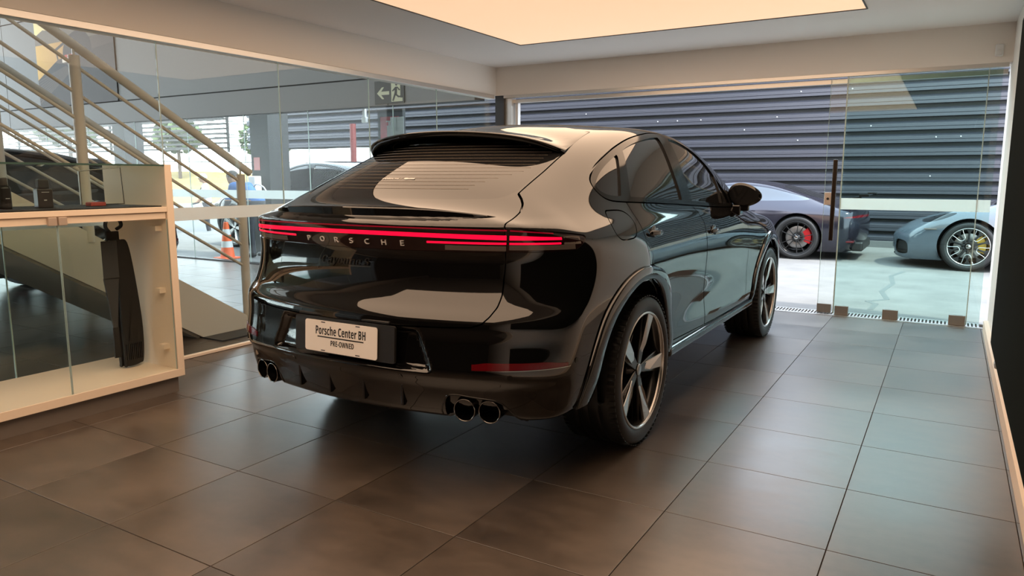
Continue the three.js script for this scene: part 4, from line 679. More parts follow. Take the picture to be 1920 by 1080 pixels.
struct('wall_left', boxAt(XL - 0.06, XL, 0, HB, 1.3, 6), MAT.unlitWall, 'dark wall at the far end of the glass partition');
struct('wall_left_001', boxAt(XL - 0.3, XL - 0.02, HC + 0.2, 5.6, -7.59, 6), MAT.plaster, 'upper wall above the partition beam, lobby side');
// ---------- glass partition to the lobby ----------
{
  const p = tag(base('glass_partition', [XL, 0, 0]), 'clear glass partition between car and staircase with a frosted band', 'glass partition'); 
  const joints = [-7.45, -6.40, -5.342, -4.269, -3.205, -2.14, -1.07, 0.0, 1.06];
  for (let k = 0; k < joints.length - 1; k++) {
    const a = joints[k] + 0.003, b = joints[k + 1] - 0.003, pane = part('pane', boxAt(-0.005, 0.005, 0.02, HB - 0.012, a, b), MAT.glassClear, p);
    part('frosted_band', boxAt(0.0055, 0.0065, 1.010, 1.103, a, b), MAT.frosted, pane);
  }
  for (const z of joints.slice(1, -1)) part('pane_seam', boxAt(-0.005, 0.005, 0.02, HB - 0.012, z - 0.0028, z + 0.0028), MAT.glassEdge, p);
  part('head_rail', merge([boxAt(-0.028, -0.010, HB - 0.03, HB, -7.5, 1.3), boxAt(0.010, 0.035, HB - 0.045, HB, -7.5, 1.3, 0.004)]), MAT.aluminium, p);
  part('floor_rail', boxAt(-0.02, 0.02, 0, 0.022, -7.5, 1.3, 0.003), MAT.beige, p);
}
// ---------- street side: posts, glass leaves ----------
{
  const f = tag(base('door_frame', [0, 0, ZE]), 'dark metal corner post and head frame of the wide opening', 'door frame');
  part('corner_post', boxAt(XL - 0.02, XL + 0.10, 0, HB, -0.16, -0.01), MAT.frameDark, f);
  part('post_face', boxAt(XL + 0.10, XL + 0.19, 0, HB - 0.005, -0.14, -0.04), MAT.aluminium, f);
  part('head_track', merge([boxAt(XL + 0.1, XR - 0.02, HB - 0.032, HB, -0.07, -0.005), boxAt(XL + 0.19, XR - 0.02, HB - 0.085, HB - 0.045, -0.15, -0.09)]), MAT.aluminium, f);
  part('white_jamb', boxAt(XL + 0.20, XL + 0.235, 0.004, HB - 0.085, -0.17, -0.11), std('whiteMetal', { color: lin(0.75, 0.75, 0.74), roughness: 0.4 }), f);
}
{
  const d = tag(base('sliding_glass_door', [0, 0, ZE - 0.075]), 'sliding glass leaf with a long upright pull handle and lock', 'glass door');
  const pane = part('pane', boxAt(-1.05, 0.20, 0.012, HB - 0.05, -0.005, 0.005), MAT.glassClear, d);
  part('pane_edge', boxAt(-1.0525, -1.05, 0.012, HB - 0.05, -0.005, 0.005), MAT.glassEdge, d);
  const h = new THREE.Group(); h.name = 'pull_handle'; h.position.set(-0.962, 0, 0.06); d.add(h);
  part('handle_bar', boxAt(-0.020, 0.020, 0.715, 1.485, -0.018, 0.018, 0.008), std('bronze', { color: lin(0.045, 0.032, 0.024), metalness: 0.8, roughness: 0.25 }), h);
  for (const y of [0.85, 1.35]) part('handle_stud', tube([0, y, -0.055], [0, y, 0], 0.012), MAT.aluminium, h);
  const l = part('lock_case', boxAt(-1.048, -0.985, 1.055, 1.175, -0.014, 0.02, 0.004), std('lockMetal', { color: lin(0.55, 0.45, 0.37), metalness: 0.4, roughness: 0.45 }), d);
  const k = new THREE.CylinderGeometry(0.012, 0.012, 0.006, 20); k.rotateX(Math.PI / 2); k.translate(-1.016, 1.115, 0.022); part('key_hole', k, MAT.frameDark, l);
  std('patch', { color: lin(0.26, 0.235, 0.21), metalness: 0.6, roughness: 0.45 });
  part('floor_clamp', boxAt(-1.055, -0.925, 0.006, 0.092, -0.02, 0.02, 0.003), MAT.patch, d);
}
{
  const d = tag(base('glass_door_leaf', [0, 0, ZE - 0.012]), 'greenish glass leaf with frosted band beside the right wall', 'glass door');
  const pane = part('pane', boxAt(-0.893, XR - 0.06, 0.012, HB - 0.04, -0.005, 0.005), MAT.glassGreen, d);
  part('pane_edge', boxAt(-0.904, -0.893, 0.012, HB - 0.04, -0.006, 0.006), MAT.glassEdge, d);
  part('frosted_band', boxAt(-0.893, XR - 0.06, 1.018, 1.124, 0.0055, 0.0065), MAT.frosted, d);
  part('pane_seam', boxAt(0.197, 0.205, 0.012, HB - 0.04, -0.006, 0.006), MAT.glassEdge, d);
  for (const [a, b] of [[-0.885, -0.765], [-0.47, -0.34], [0.065, 0.195]]) part('floor_clamp', boxAt(a, b, 0.004, 0.092, -0.022, 0.022, 0.003), MAT.patch, d);
}
{
  const t = tag(base('threshold_grate', [0, 0, 0]), 'metal slotted drain grate along the door threshold', 'grate');
  const bars = []; for (let k = 0; k < 160; k++) { const x = -4.48 + k * 0.03; bars.push(boxAt(x, x + 0.015, -0.012, 0.001, ZE - 0.17, ZE - 0.005)); }
  part('grate_bars', merge(bars), MAT.aluminium, t).userData.kind = 'stuff'; part('grate_frame', merge([boxAt(-4.52, XR, -0.02, 0.003, ZE + 0.0, ZE + 0.055), boxAt(-4.52, XR, -0.02, 0.002, ZE - 0.2, ZE - 0.17)]), MAT.aluminium, t); part('drain_channel', boxAt(-4.52, XR, -0.06, -0.02, ZE - 0.19, ZE + 0.0), MAT.jointAndShade, t);
}
// motion sensor high on the beam
{ const s = tag(base('motion_sensor', [0.257, 2.375, ZE]), 'small white motion sensor on the beam by the right wall', 'sensor'); part('sensor_body', boxAt(-0.03, 0.03, -0.05, 0.05, 0, 0.035, 0.012), MAT.whiteMetal, s); const l = new THREE.SphereGeometry(0.024, 20, 14); l.scale(1, 1, 0.5); l.translate(0, -0.018, 0.036); part('sensor_lens', l, std('milk', { color: lin(0.7, 0.7, 0.68), roughness: 0.3 }), s); }
// screen on the right wall, seen almost edge-on
{ const s = tag(base('wall_screen', [0.225, 0, 0]), 'black flat screen on a wall bracket at the right edge', 'screen'); part('screen_frame', boxAt(0, 0.05, 0.50, 2.05, -4.25, 0.5, 0.006), MAT.plasticDark, s); part('screen_glass', boxAt(-0.002, 0.002, 0.515, 2.035, -4.235, 0.485), std('screenGlass', { color: lin(0.002, 0.005, 0.0035), roughness: 0.9, specularIntensity: 0.15 }), s); part('wall_bracket', boxAt(0.05, XR - 0.225, 1.1, 1.5, -2.0, -1.5), MAT.aluminium, s); part('bracket_knob', boxAt(0.0, 0.04, 0.47, 0.50, -3.9, -3.84, 0.008), MAT.aluminium, s); }
// ---------- lobby ----------
{
  const w = struct('wall_end', boxAt(-18, XL - 0.3, HB - 0.03, 5.6, -7.80, -7.60), MAT.jointAndShade, 'grey panelled wall above the lobby glazing');
  const xs = [-18, -16.0, -11.21, -6.40, XL - 0.3], ys = [HB - 0.03, 2.605, 4.2, 5.6];
  for (let i = 0; i < xs.length - 1; i++) for (let j = 0; j < ys.length - 1; j++) part('wall_panel', boxAt(xs[i] + 0.008, xs[i + 1] - 0.008, ys[j] + (j ? 0.010 : 0), ys[j + 1] - 0.010, -7.60, -7.585), MAT.wallPanel, w);
  struct('ceiling_001', boxAt(-18, XL - 0.3, 5.6, 5.8, -7.8, 6), MAT.plaster, 'high white lobby ceiling');
  thing('ceiling_light_panel', boxAt(-13.5, -6.5, 5.36, 5.6, -5, -2), MAT.lobbyFillGlow, 'added unseen light panel brightening the lobby from its high ceiling', 'light panel');  // unseen panel, added to brighten the lobby
  struct('wall_back_001', boxAt(-18, XL - 0.3, 0, 5.8, 6, 6.25), MAT.wallPanel, 'grey wall at the back of the lobby');
}
{
  const g = tag(base('lobby_glazing', [0, 0, -7.62]), 'frameless glass front of the lobby with frosted band', 'glass wall');
  const js = [-17.6, -16.2, -14.8, -13.4, -12.0, -10.6, -9.25, -7.9, -6.35, -4.85];
  for (let k = 0; k < js.length - 1; k++) { const pane = part('pane', boxAt(js[k] + 0.003, js[k + 1] - 0.003, 0.02, HB - 0.03, -0.005, 0.005), MAT.glassLobby, g); part('frosted_band', boxAt(js[k], js[k + 1], 1.0, 1.125, 0.0055, 0.0065), MAT.frosted, pane); part('pane_seam', boxAt(js[k] - 0.004, js[k] + 0.004, 0.02, HB - 0.03, -0.006, 0.006), MAT.glassEdge, g); }
  part('floor_rail', boxAt(-17.6, -4.85, 0, 0.02, -0.05, 0.05), MAT.frameDark, g);
}
// exit sign
{
  const s = tag(base('exit_sign', [-6.365, 2.412, -7.58]), 'dark exit sign with pale arrow and running figure', 'sign');
  std('signDark', { color: lin(0.055, 0.055, 0.042), roughness: 0.5 }); std('signPale', { color: lin(0.62, 0.62, 0.42), roughness: 0.5 });
  part('sign_board', boxAt(-0.245, 0.245, -0.145, 0.145, -0.004, 0.008), MAT.signDark, s);
  part('arrow', plate([[-0.205, 0], [-0.12, 0.075], [-0.085, 0.075], [-0.135, 0.022], [0.0, 0.022], [0.0, -0.022], [-0.135, -0.022], [-0.085, -0.075], [-0.12, -0.075]].map(([x, y]) => [x, y - 0.01]), 0.002).translate(0, 0, 0.008), MAT.signPale, s);
  part('doorway', plate([[0.035, 0.115], [0.185, 0.125], [0.185, -0.08], [0.22, -0.08], [0.22, -0.125], [0.035, -0.125]], 0.002).translate(0, 0, 0.008), MAT.signPale, s);
  const man = [[[0.10, 0.06], [0.135, 0.06], [0.13, -0.03], [0.09, -0.03]], [[0.10, 0.055], [0.05, 0.015], [0.06, 0.003], [0.11, 0.03]], [[0.13, 0.055], [0.165, 0.01], [0.185, 0.02], [0.14, 0.06]], [[0.09, -0.02], [0.05, -0.11], [0.07, -0.118], [0.115, -0.03]], [[0.11, -0.02], [0.16, -0.055], [0.215, -0.055], [0.215, -0.072], [0.15, -0.075], [0.10, -0.04]]].map((q) => plate(q, 0.002).translate(0, 0, 0.0102));
  const hd = new THREE.CylinderGeometry(0.019, 0.019, 0.002, 20); hd.rotateX(Math.PI / 2); hd.translate(0.122, 0.092, 0.0112); man.push(hd); part('running_figure', merge(man), MAT.signDark, s);
}
// wall print above the stairs
{
  const c = document.createElement('canvas'); c.width = 512; c.height = 300; const x = c.getContext('2d');
  let gr = x.createLinearGradient(0, 0, 512, 0); gr.addColorStop(0, '#d9a94e'); gr.addColorStop(0.35, '#c08f4a'); gr.addColorStop(0.7, '#4a3d34'); gr.addColorStop(1, '#3b3330'); x.fillStyle = gr; x.fillRect(0, 0, 512, 300);
  gr = x.createLinearGradient(0, 0, 512, 40); gr.addColorStop(0, '#fbe39a'); gr.addColorStop(0.5, '#c8b48c'); gr.addColorStop(1, '#54483f'); x.fillStyle = gr; x.fillRect(0, 0, 512, 62);
  x.fillStyle = '#6b6153'; x.beginPath(); x.moveTo(0, 66); x.lineTo(60, 48); x.lineTo(140, 58); x.lineTo(240, 28); x.lineTo(330, 46); x.lineTo(512, 30); x.lineTo(512, 90); x.lineTo(0, 96); x.fill();
  x.fillStyle = '#2c2724'; x.beginPath(); x.moveTo(0, 210); x.lineTo(150, 150); x.lineTo(512, 120); x.lineTo(512, 300); x.lineTo(0, 300); x.fill();
  x.strokeStyle = '#8a7458'; x.lineWidth = 5; for (let k = 0; k < 9; k++) { x.globalAlpha = 0.35; x.beginPath(); x.moveTo(0, 215 + k * 9); x.lineTo(230, 168 + k * 3); x.stroke(); } x.globalAlpha = 1;
  x.fillStyle = '#211d1c'; x.beginPath(); x.ellipse(280, 130, 95, 62, -0.15, 0, 7); x.fill(); x.fillStyle = '#e6d7c3'; x.fillRect(178, 148, 62, 14); x.fillStyle = '#c3402c'; x.fillRect(196, 138, 70, 12); x.strokeStyle = '#14110f'; x.lineWidth = 9; x.beginPath(); x.moveTo(150, 150); x.lineTo(140, 118); x.lineTo(205, 98); x.stroke();
  const t = new THREE.CanvasTexture(c); t.colorSpace = THREE.SRGBColorSpace;
  const m = std('print', { map: t, roughness: 0.6 }), g = new THREE.PlaneGeometry(2.46, 1.62); const p = tag(base('wall_print', [-13.55, 3.42, -7.575]), 'large golden desert road print on the wall above the stairs', 'poster');
  part('print_sheet', g, m, p).position.z = 0.012; part('print_board', boxAt(-1.23, 1.23, -0.81, 0.81, -0.01, 0.010), MAT.jointAndShade, p);
}
// staircase
{
  const s = tag(base('staircase', [0, 0, 0]), 'beige steel staircase with tube railings behind the glass partition', 'staircase');
  const yS = (z) => 0.62 * (z + 4.40), hr = (z) => 1.393 + 0.605 * (z + 4.30), z1 = 1.2;
  for (const x of [-5.25, -6.40]) {
    part('stringer', (() => { const g = plate([[-4.42, 0], [-4.40, 0.02], [z1, yS(z1)], [z1, yS(z1) - 0.40], [-3.80, 0.0]].map(([z, y]) => [z, y]), 0.05); g.rotateY(-Math.PI / 2); g.translate(x + 0.025, 0, 0); return g; })(), MAT.stairPaint, s);
    const r = new THREE.Group(); r.name = 'railing'; s.add(r);
    part('handrail', tube([x, hr(-4.36), -4.36], [x, hr(z1), z1], 0.032, 16), MAT.stairPaint, r);
    for (const d of [0.14, 0.33, 0.51, 0.69, 0.87]) part('rail_bar', tube([x, hr(-4.26) - d, -4.26], [x, hr(z1) - d, z1], 0.0125, 10), MAT.stairPaint, r);
    for (const z of [-4.26, -2.93, -1.6, -0.27]) { part('post', tube([x, Math.max(0, yS(z) - 0.05), z], [x, hr(z) - 0.075, z], 0.037, 16), MAT.stairPaint, r); part('post_pin', tube([x, hr(z) - 0.08, z], [x, hr(z), z], 0.009, 8), MAT.aluminium, r); }
  }
  for (let k = 1; k < 20; k++) part('tread', boxAt(-6.37, -5.28, 0.165 * k - 0.20, 0.165 * k - 0.16, -4.45 + 0.266 * k, -4.16 + 0.266 * k), MAT.stairPaint, s);
  part('stair_soffit', (() => { const g = plate([[-3.80, 0.0], [z1, yS(z1) - 0.38], [z1, yS(z1) - 0.40], [-3.76, 0.0]], 1.1); g.rotateY(-Math.PI / 2); g.translate(-5.27, 0, 0); return g; })(), MAT.stairPaint, s);
  part('foot_plate', boxAt(-6.5, -4.98, 0.0, 0.012, -4.75, -3.78), std('blackStone', { color: lin(0.012, 0.012, 0.012), roughness: 0.4 }), s);
}
// ---------- display cabinet ----------
{
  const xf = -4.02, xb = -4.66, zr = -2.765, zl = -0.55;
  const c = tag(base('display_cabinet', [0, 0, 0]), 'beige display cabinet with glass doors and glass top beside the car', 'cabinet');
  std('plinthGrey', { color: lin(0.16, 0.135, 0.115), roughness: 0.6 });
  part('plinth', boxAt(xb + 0.02, xf - 0.03, 0, 0.10, zr + 0.03, zl), MAT.plinthGrey, c);
  part('bottom_board', boxAt(xb, xf, 0.10, 0.148, zr, zl, 0.002), MAT.beige, c);
  part('side_panel', boxAt(xb, xf, 0.148, 1.396, zr, zr + 0.045, 0.002), MAT.beige, c); part('side_panel', boxAt(xb, xf, 0.148, 1.396, zl - 0.045, zl, 0.002), MAT.beige, c);
  part('shelf', boxAt(xb, xf, 1.115, 1.145, zr + 0.046, zl - 0.046, 0.002), MAT.beige, c);
  part('shelf_rail', boxAt(xf - 0.06, xf - 0.012, 1.075, 1.115, zr + 0.05, zl - 0.05), MAT.beige, c);
  part('shelf_cloth', boxAt(xb + 0.02, xf - 0.03, 1.1455, 1.152, zr + 0.06, zl - 0.06), std('blackCloth', { color: lin(0.012, 0.011, 0.012), roughness: 0.9 }), c);
  part('top_glass', boxAt(xb, xf, 1.384, 1.394, zr + 0.046, zl - 0.046), MAT.glassGreen, c);
  part('upper_front_glass', boxAt(xf - 0.008, xf, 1.152, 1.383, zr + 0.048, zl - 0.048), MAT.glassClear, c);
  part('upper_back_glass', boxAt(xb, xb + 0.008, 1.152, 1.383, zr + 0.048, zl - 0.048), MAT.glassClear, c); part('lower_back_glass', boxAt(xb, xb + 0.008, 0.149, 1.114, zr + 0.048, zl - 0.048), MAT.glassClear, c);
  part('top_glass_edge', boxAt(xf, xf + 0.002, 1.384, 1.394, zr + 0.046, zl - 0.046), std('edgeDark', { color: lin(0.05, 0.10, 0.085), roughness: 0.2 }), c);
  for (const [a, b] of [[zr + 0.05, -2.0865], [-2.0825, -1.32], [-1.316, zl - 0.05]]) {
    const d = new THREE.Group(); d.name = 'glass_door'; c.add(d); part('door_pane', boxAt(xf - 0.008, xf - 0.001, 0.15, 1.07, a, b), MAT.glassClear, d);
    for (const e of [a, b - 0.002]) part('door_edge', boxAt(xf - 0.008, xf - 0.001, 0.15, 1.07, e, e + 0.002), MAT.glassEdge, d);
    for (const z of [a, b]) if (z > -2.6 && z < -0.7) { const zz = z === a ? z + 0.024 : z - 0.024; part('hinge_clamp', boxAt(xf - 0.012, xf + 0.008, 1.068, 1.112, zz - 0.022, zz + 0.022, 0.003), MAT.lockMetal, d); }
  }
  for (const y of [0.27, 0.62, 1.0]) part('shelf_peg', boxAt(xf - 0.12, xf - 0.07, y, y + 0.03, zr + 0.045, zr + 0.085), MAT.beige, c);
}
// things in the cabinet
{
  const b1 = tag(base('spray_bottle', [-4.30, 1.152, -1.975]), 'small dark spray bottle with clear cap on the cabinet shelf', 'bottle', null);
  std('bottleDark', { color: lin(0.012, 0.009, 0.008), roughness: 0.3 }); std('labelWhite', { color: lin(0.4, 0.4, 0.4), roughness: 0.6 });
  part('bottle_body', lathe([[0, 0], [0.028, 0], [0.03, 0.004], [0.03, 0.108], [0.026, 0.118], [0.016, 0.124], [0, 0.124]], 32), MAT.bottleDark, b1); part('spray_cap', lathe([[0, 0.124], [0.018, 0.124], [0.018, 0.162], [0.015, 0.166], [0, 0.166]], 24), std('capSmoke', { color: lin(0.10, 0.085, 0.08), roughness: 0.2 }), b1); part('label_print', boxAt(0.028, 0.0308, 0.055, 0.058, -0.010, 0.010), MAT.labelWhite, b1);
  const b2 = tag(base('dark_bottle', [-4.30, 1.152, -2.168]), 'square dark bottle with black cap on the cabinet shelf', 'bottle', null);
  part('bottle_body', boxAt(-0.025, 0.025, 0, 0.105, -0.04, 0.04, 0.006), MAT.bottleDark, b2); part('bottle_cap', boxAt(-0.02, 0.02, 0.105, 0.158, -0.028, 0.028, 0.008), MAT.plasticDark, b2); part('label_print', boxAt(0.0245, 0.0256, 0.085, 0.088, -0.02, 0.02), MAT.labelWhite, b2); part('label_print', boxAt(0.0245, 0.0256, 0.04, 0.046, -0.005, 0.01), MAT.labelWhite, b2);
  thing('red_case', boxAt(-4.33, -4.27, 1.1525, 1.176, -2.50, -2.41, 0.005), std('redCase', { color: lin(0.36, 0.05, 0.04), roughness: 0.5 }), 'small red case lying on the cabinet shelf', 'case');
  const fr = tag(base('wire_display_stand', [-4.40, 1.1555, -2.56]), 'thin wire display stand near the cabinet side panel', 'display stand'); part('wire_frame', merge([tube([0, 0, 0.13], [0, 0.2, 0.13], 0.003, 6), tube([0, 0.2, 0.13], [0, 0.225, -0.12], 0.003, 6), tube([0, 0.225, -0.12], [0, 0, -0.13], 0.003, 6), tube([0, 0.003, -0.13], [0, 0.003, 0.13], 0.003, 6)]), MAT.chromeDark, fr);
  const h = tag(base('hanging_mat_set', [-4.30, 0, -2.545]), 'black rubber car mats hanging from a hook in the cabinet', 'car mats');
  std('matRubber', { color: lin(0.010, 0.010, 0.011), roughness: 0.55 }); std('cardGrey', { color: lin(0.045, 0.047, 0.05), roughness: 0.7 });
  part('hook', sweep([[0, 0.99, 0.02], [0, 1.03, 0.045], [0, 1.075, 0.03], [0, 1.085, -0.01], [0, 1.06, -0.045], [0, 1.03, -0.05], [0, 1.01, -0.02]], 0.011, 40, 8), MAT.matRubber, h);
  part('hook_neck', boxAt(-0.01, 0.01, 0.945, 1.0, -0.03, 0.05, 0.006), MAT.matRubber, h);
  part('backing_card', boxAt(0.012, 0.02, 0.72, 0.945, -0.005, 0.09, 0.003), MAT.cardGrey, h);
  part('strap', plate([[-0.005, 0.72], [0.085, 0.72], [0.05, 0.42], [0.025, 0.42]], 0.012).rotateY(-Math.PI / 2).translate(0.012, 0, 0), MAT.cardGrey, h);
  part('tail_strap', boxAt(0.0, 0.012, 0.23, 0.42, 0.02, 0.055, 0.003), MAT.matRubber, h);
  for (const [dx, dz, sc] of [[-0.004, 0, 0.98], [-0.034, 0.012, 0.98]]) { const mat = plate(rounded([[-0.085, 0.925], [-0.045, 0.945], [-0.012, 0.925], [-0.008, 0.6], [-0.014, 0.2], [-0.03, 0.160], [-0.11, 0.165], [-0.138, 0.20], [-0.145, 0.42], [-0.115, 0.75]].map(([a, b]) => [a * sc + dz, b]), 5), 0.016, 0.006).rotateY(-Math.PI / 2); mat.translate(dx, 0, 0); part('rubber_mat', mat, MAT.matRubber, h); }
  for (let k = 0; k < 9; k++) part('mat_rib', boxAt(0.003, 0.010, 0.20, 0.30, -0.125 + k * 0.012, -0.119 + k * 0.012), MAT.matRubber, h);
}
// ---------- outside: ground, slatted wall ----------
std('bark0', { color: lin(0.12, 0.10, 0.085), roughness: 0.9 });
function uvXZ(g, s) { const p = g.attributes.position, uv = g.attributes.uv; for (let i = 0; i < p.count; i++) uv.setXY(i, p.getX(i) / s, p.getZ(i) / s); return g; }
struct('floor_001', uvXZ(boxAt(-16, 14, -0.3, -0.02, -15.9, -7.76), 3), MAT.concrete, 'pale worn concrete forecourt outside the glass');
{ const g = boxAt(-70, -16, -0.6, -0.3, -60, 10); struct('floor_002', g, MAT.asphalt, 'grey street beyond the forecourt'); const r = plate([[-16, -0.02], [-19, -0.3], [-19, -0.5], [-16, -0.5]], 26); r.translate(0, 0, -30); struct('floor_003', r, MAT.concrete, 'sloping kerb ramp down to the street'); }
{
  const w = struct('wall_far', merge([boxAt(-12.2, 10, 0, 4.3, -15.95, -15.85), boxAt(-19, -12.2, 2.15, 4.3, -15.95, -15.85)]), MAT.jointAndShade, 'dark corrugated metal wall across the forecourt');  // near-black backing paints the shade into the gaps between slats
  const prof = [[0, 0], [0.085, 0.012], [0.085, 0.062], [0.076, 0.068], [0.085, 0.074], [0.085, 0.128], [0.03, 0.172], [0.012, 0.182], [0, 0.184]];
  const bar = (a, b) => { const g = plate(prof.map(([z, y]) => [z, y]), b - a); g.rotateY(-Math.PI / 2); g.translate(b, 0, 0); return g; };   // (z, y) outline drawn out along x
  const long = bar(-12.2, 10), short = bar(-19, -12.2);
  for (let k = 0; k < 18; k++) { const y = 0.05 + k * 0.237; part('slat', long, MAT.slat, w).position.set(0, y, -15.85); if (y > 2.1) part('slat', short, MAT.slat, w).position.set(0, y, -15.85); }
  const sc = new THREE.SphereGeometry(0.012, 8, 6); const r = rng(4); for (let k = 0; k < 26; k++) { const o = part('screw', sc, MAT.whiteMetal, w); o.position.set(-8 + r() * 10, 0.05 + Math.floor(4 + r() * 12) * 0.237 + 0.105, -15.762); }
  struct('trim_3', boxAt(-12.2, 10, -0.02, 0.10, -15.85, -15.70), MAT.concrete, 'low kerb at the foot of the corrugated wall');
}
// louvre of thin slats over the street side
{ const l = tag(base('sun_louvre', [0, 0, -11.5]), 'row of thin dark horizontal sun louvre blades', 'louvre'); for (let k = 0; k < 11; k++) part('blade', boxAt(-24, -14.6, 1.98 + k * 0.11, 2.02 + k * 0.11, -0.05, 0.05), MAT.frameDark, l); for (const x of [-24, -19.3, -14.6]) part('louvre_post', boxAt(x - 0.03, x + 0.03, 1.9, 3.1, -0.08, -0.04), MAT.frameDark, l); }
function pillar(x, z, w, label) { return thing('pillar', boxAt(x - w / 2, x + w / 2, -0.02, 2.6, z - w / 2, z + w / 2, 0.01), std('pillarGrey', { color: lin(0.018, 0.019, 0.021), roughness: 0.6 }), label, 'pillar'); }
pillar(-10.35, -9.06, 0.46, 'dark square pillar behind the stair post outside the lobby');
pillar(-14.9, -9.3, 0.42, 'dark square pillar seen past the upper stair post');
// dark board standing in for a reflection in the glass, with a red sign
{
  const f = tag(base('reflection_board', [-6.68, 0, -7.95]), 'dark board built in place of a reflection in the lobby glass, with red extinguisher sign', 'sign');
  part('board', boxAt(-0.22, 0.22, 0, 2.24, -0.06, 0), MAT.pillarGrey, f); part('red_sign', boxAt(-0.17, 0.16, 1.80, 2.14, 0, 0.006), std('signRed', { color: lin(0.32, 0.02, 0.03), roughness: 0.5 }), f);
  part('extinguisher_symbol', merge([boxAt(-0.05, 0.03, 1.84, 2.02, 0.006, 0.009), boxAt(-0.025, 0.005, 2.02, 2.07, 0.006, 0.009), boxAt(-0.06, 0.03, 2.07, 2.085, 0.006, 0.009)]), MAT.labelWhite, f);
  thing('paper_notice', boxAt(-6.42, -6.20, 1.80, 2.10, -7.652, -7.646), std('paper', { color: lin(0.42, 0.44, 0.45), roughness: 0.7 }), 'pale paper notice on glass beside the red sign', 'notice');
}
thing('security_camera', merge([boxAt(-7.07, -6.99, 2.06, 2.14, -7.86, -7.80, 0.015), boxAt(-7.05, -7.01, 2.13, 2.26, -7.85, -7.81)]), MAT.whiteMetal, 'small white camera hanging left of the red sign', 'camera');
thing('red_standpipe', merge([tube([-12.6, -0.02, -13.6], [-12.6, 2.6, -13.6], 0.075, 14), tube([-12.6, 0.85, -13.6], [-12.6, 0.95, -13.6], 0.12, 14)]), std('pipeRed', { color: lin(0.14, 0.02, 0.018), roughness: 0.5 }), 'tall red fire standpipe by the corrugated wall', 'pipe');
{ const t = tag(base('water_dispenser', [-10.42, 0, -8.78]), 'white wall tank with a curved hose on the pillar', 'tank'); part('tank', boxAt(-0.09, 0.09, 1.02, 1.34, -0.05, 0.10, 0.02), MAT.whiteMetal, t); part('hose', sweep([[0.05, 1.15, 0.1], [0.15, 1.2, 0.12], [0.3, 1.15, 0.1], [0.36, 1.0, 0.05], [0.4, 0.95, 0.0]], 0.012, 30, 8), MAT.whiteMetal, t); }
thing('warning_sign', boxAt(-10.50, -10.36, 1.44, 1.66, -8.83, -8.82), std('signPink', { color: lin(0.55, 0.20, 0.20), roughness: 0.5 }), 'small red and white notice on the dark pillar', 'notice');
// overhead cables along the street
{ const c = tag(base('overhead_cables', [-4, 0.3, 0]), 'sagging overhead cables strung along the street', 'cables'); for (let k = 0; k < 9; k++) { const y = 2.2 + k * 0.28 + (k % 3) * 0.07, pts = []; for (let i = 0; i <= 6; i++) pts.push([-32 - k * 0.3 + i * 3.2, y - 0.5 * Math.sin(Math.PI * i / 6) + (k % 2 ? 0.05 : -0.02) * i, -2 - i * 6]); part('cable', sweep(pts, 0.018, 40, 5), MAT.frameDark, c); } for (const [x, z] of [[-32, -2], [-12.9, -38]]) part('cable_pole', tube([x, -0.4, z], [x, 7.5, z], 0.13, 10), MAT.bark0, c); }
// traffic cone
{
  const c = tag(base('traffic_cone', [-10.28, -0.02, -8.0]), 'orange traffic cone with two white bands', 'cone');
  std('coneOrange', { color: lin(0.85, 0.14, 0.035), roughness: 0.55 }); std('coneWhite', { color: lin(0.7, 0.72, 0.72), roughness: 0.5 });
  const R = (y) => lerp(0.135, 0.045, (y - 0.03) / 0.67), ring = (a, b) => lathe([[R(a), a], [R(b), b]], 32);
  part('cone_base', boxAt(-0.19, 0.19, 0, 0.03, -0.19, 0.19, 0.01), MAT.coneOrange, c);
  for (const [a, b] of [[0.03, 0.22], [0.34, 0.46], [0.57, 0.68]]) part('cone_body', ring(a, b), MAT.coneOrange, c); for (const [a, b] of [[0.22, 0.34], [0.46, 0.57]]) part('white_band', ring(a, b), MAT.coneWhite, c);
  c.scale.setScalar(0.86);
  part('cone_tip', lathe([[0.0445, 0.68], [0.044, 0.70], [0.03, 0.705], [0.028, 0.68]], 24), MAT.coneOrange, c);
}
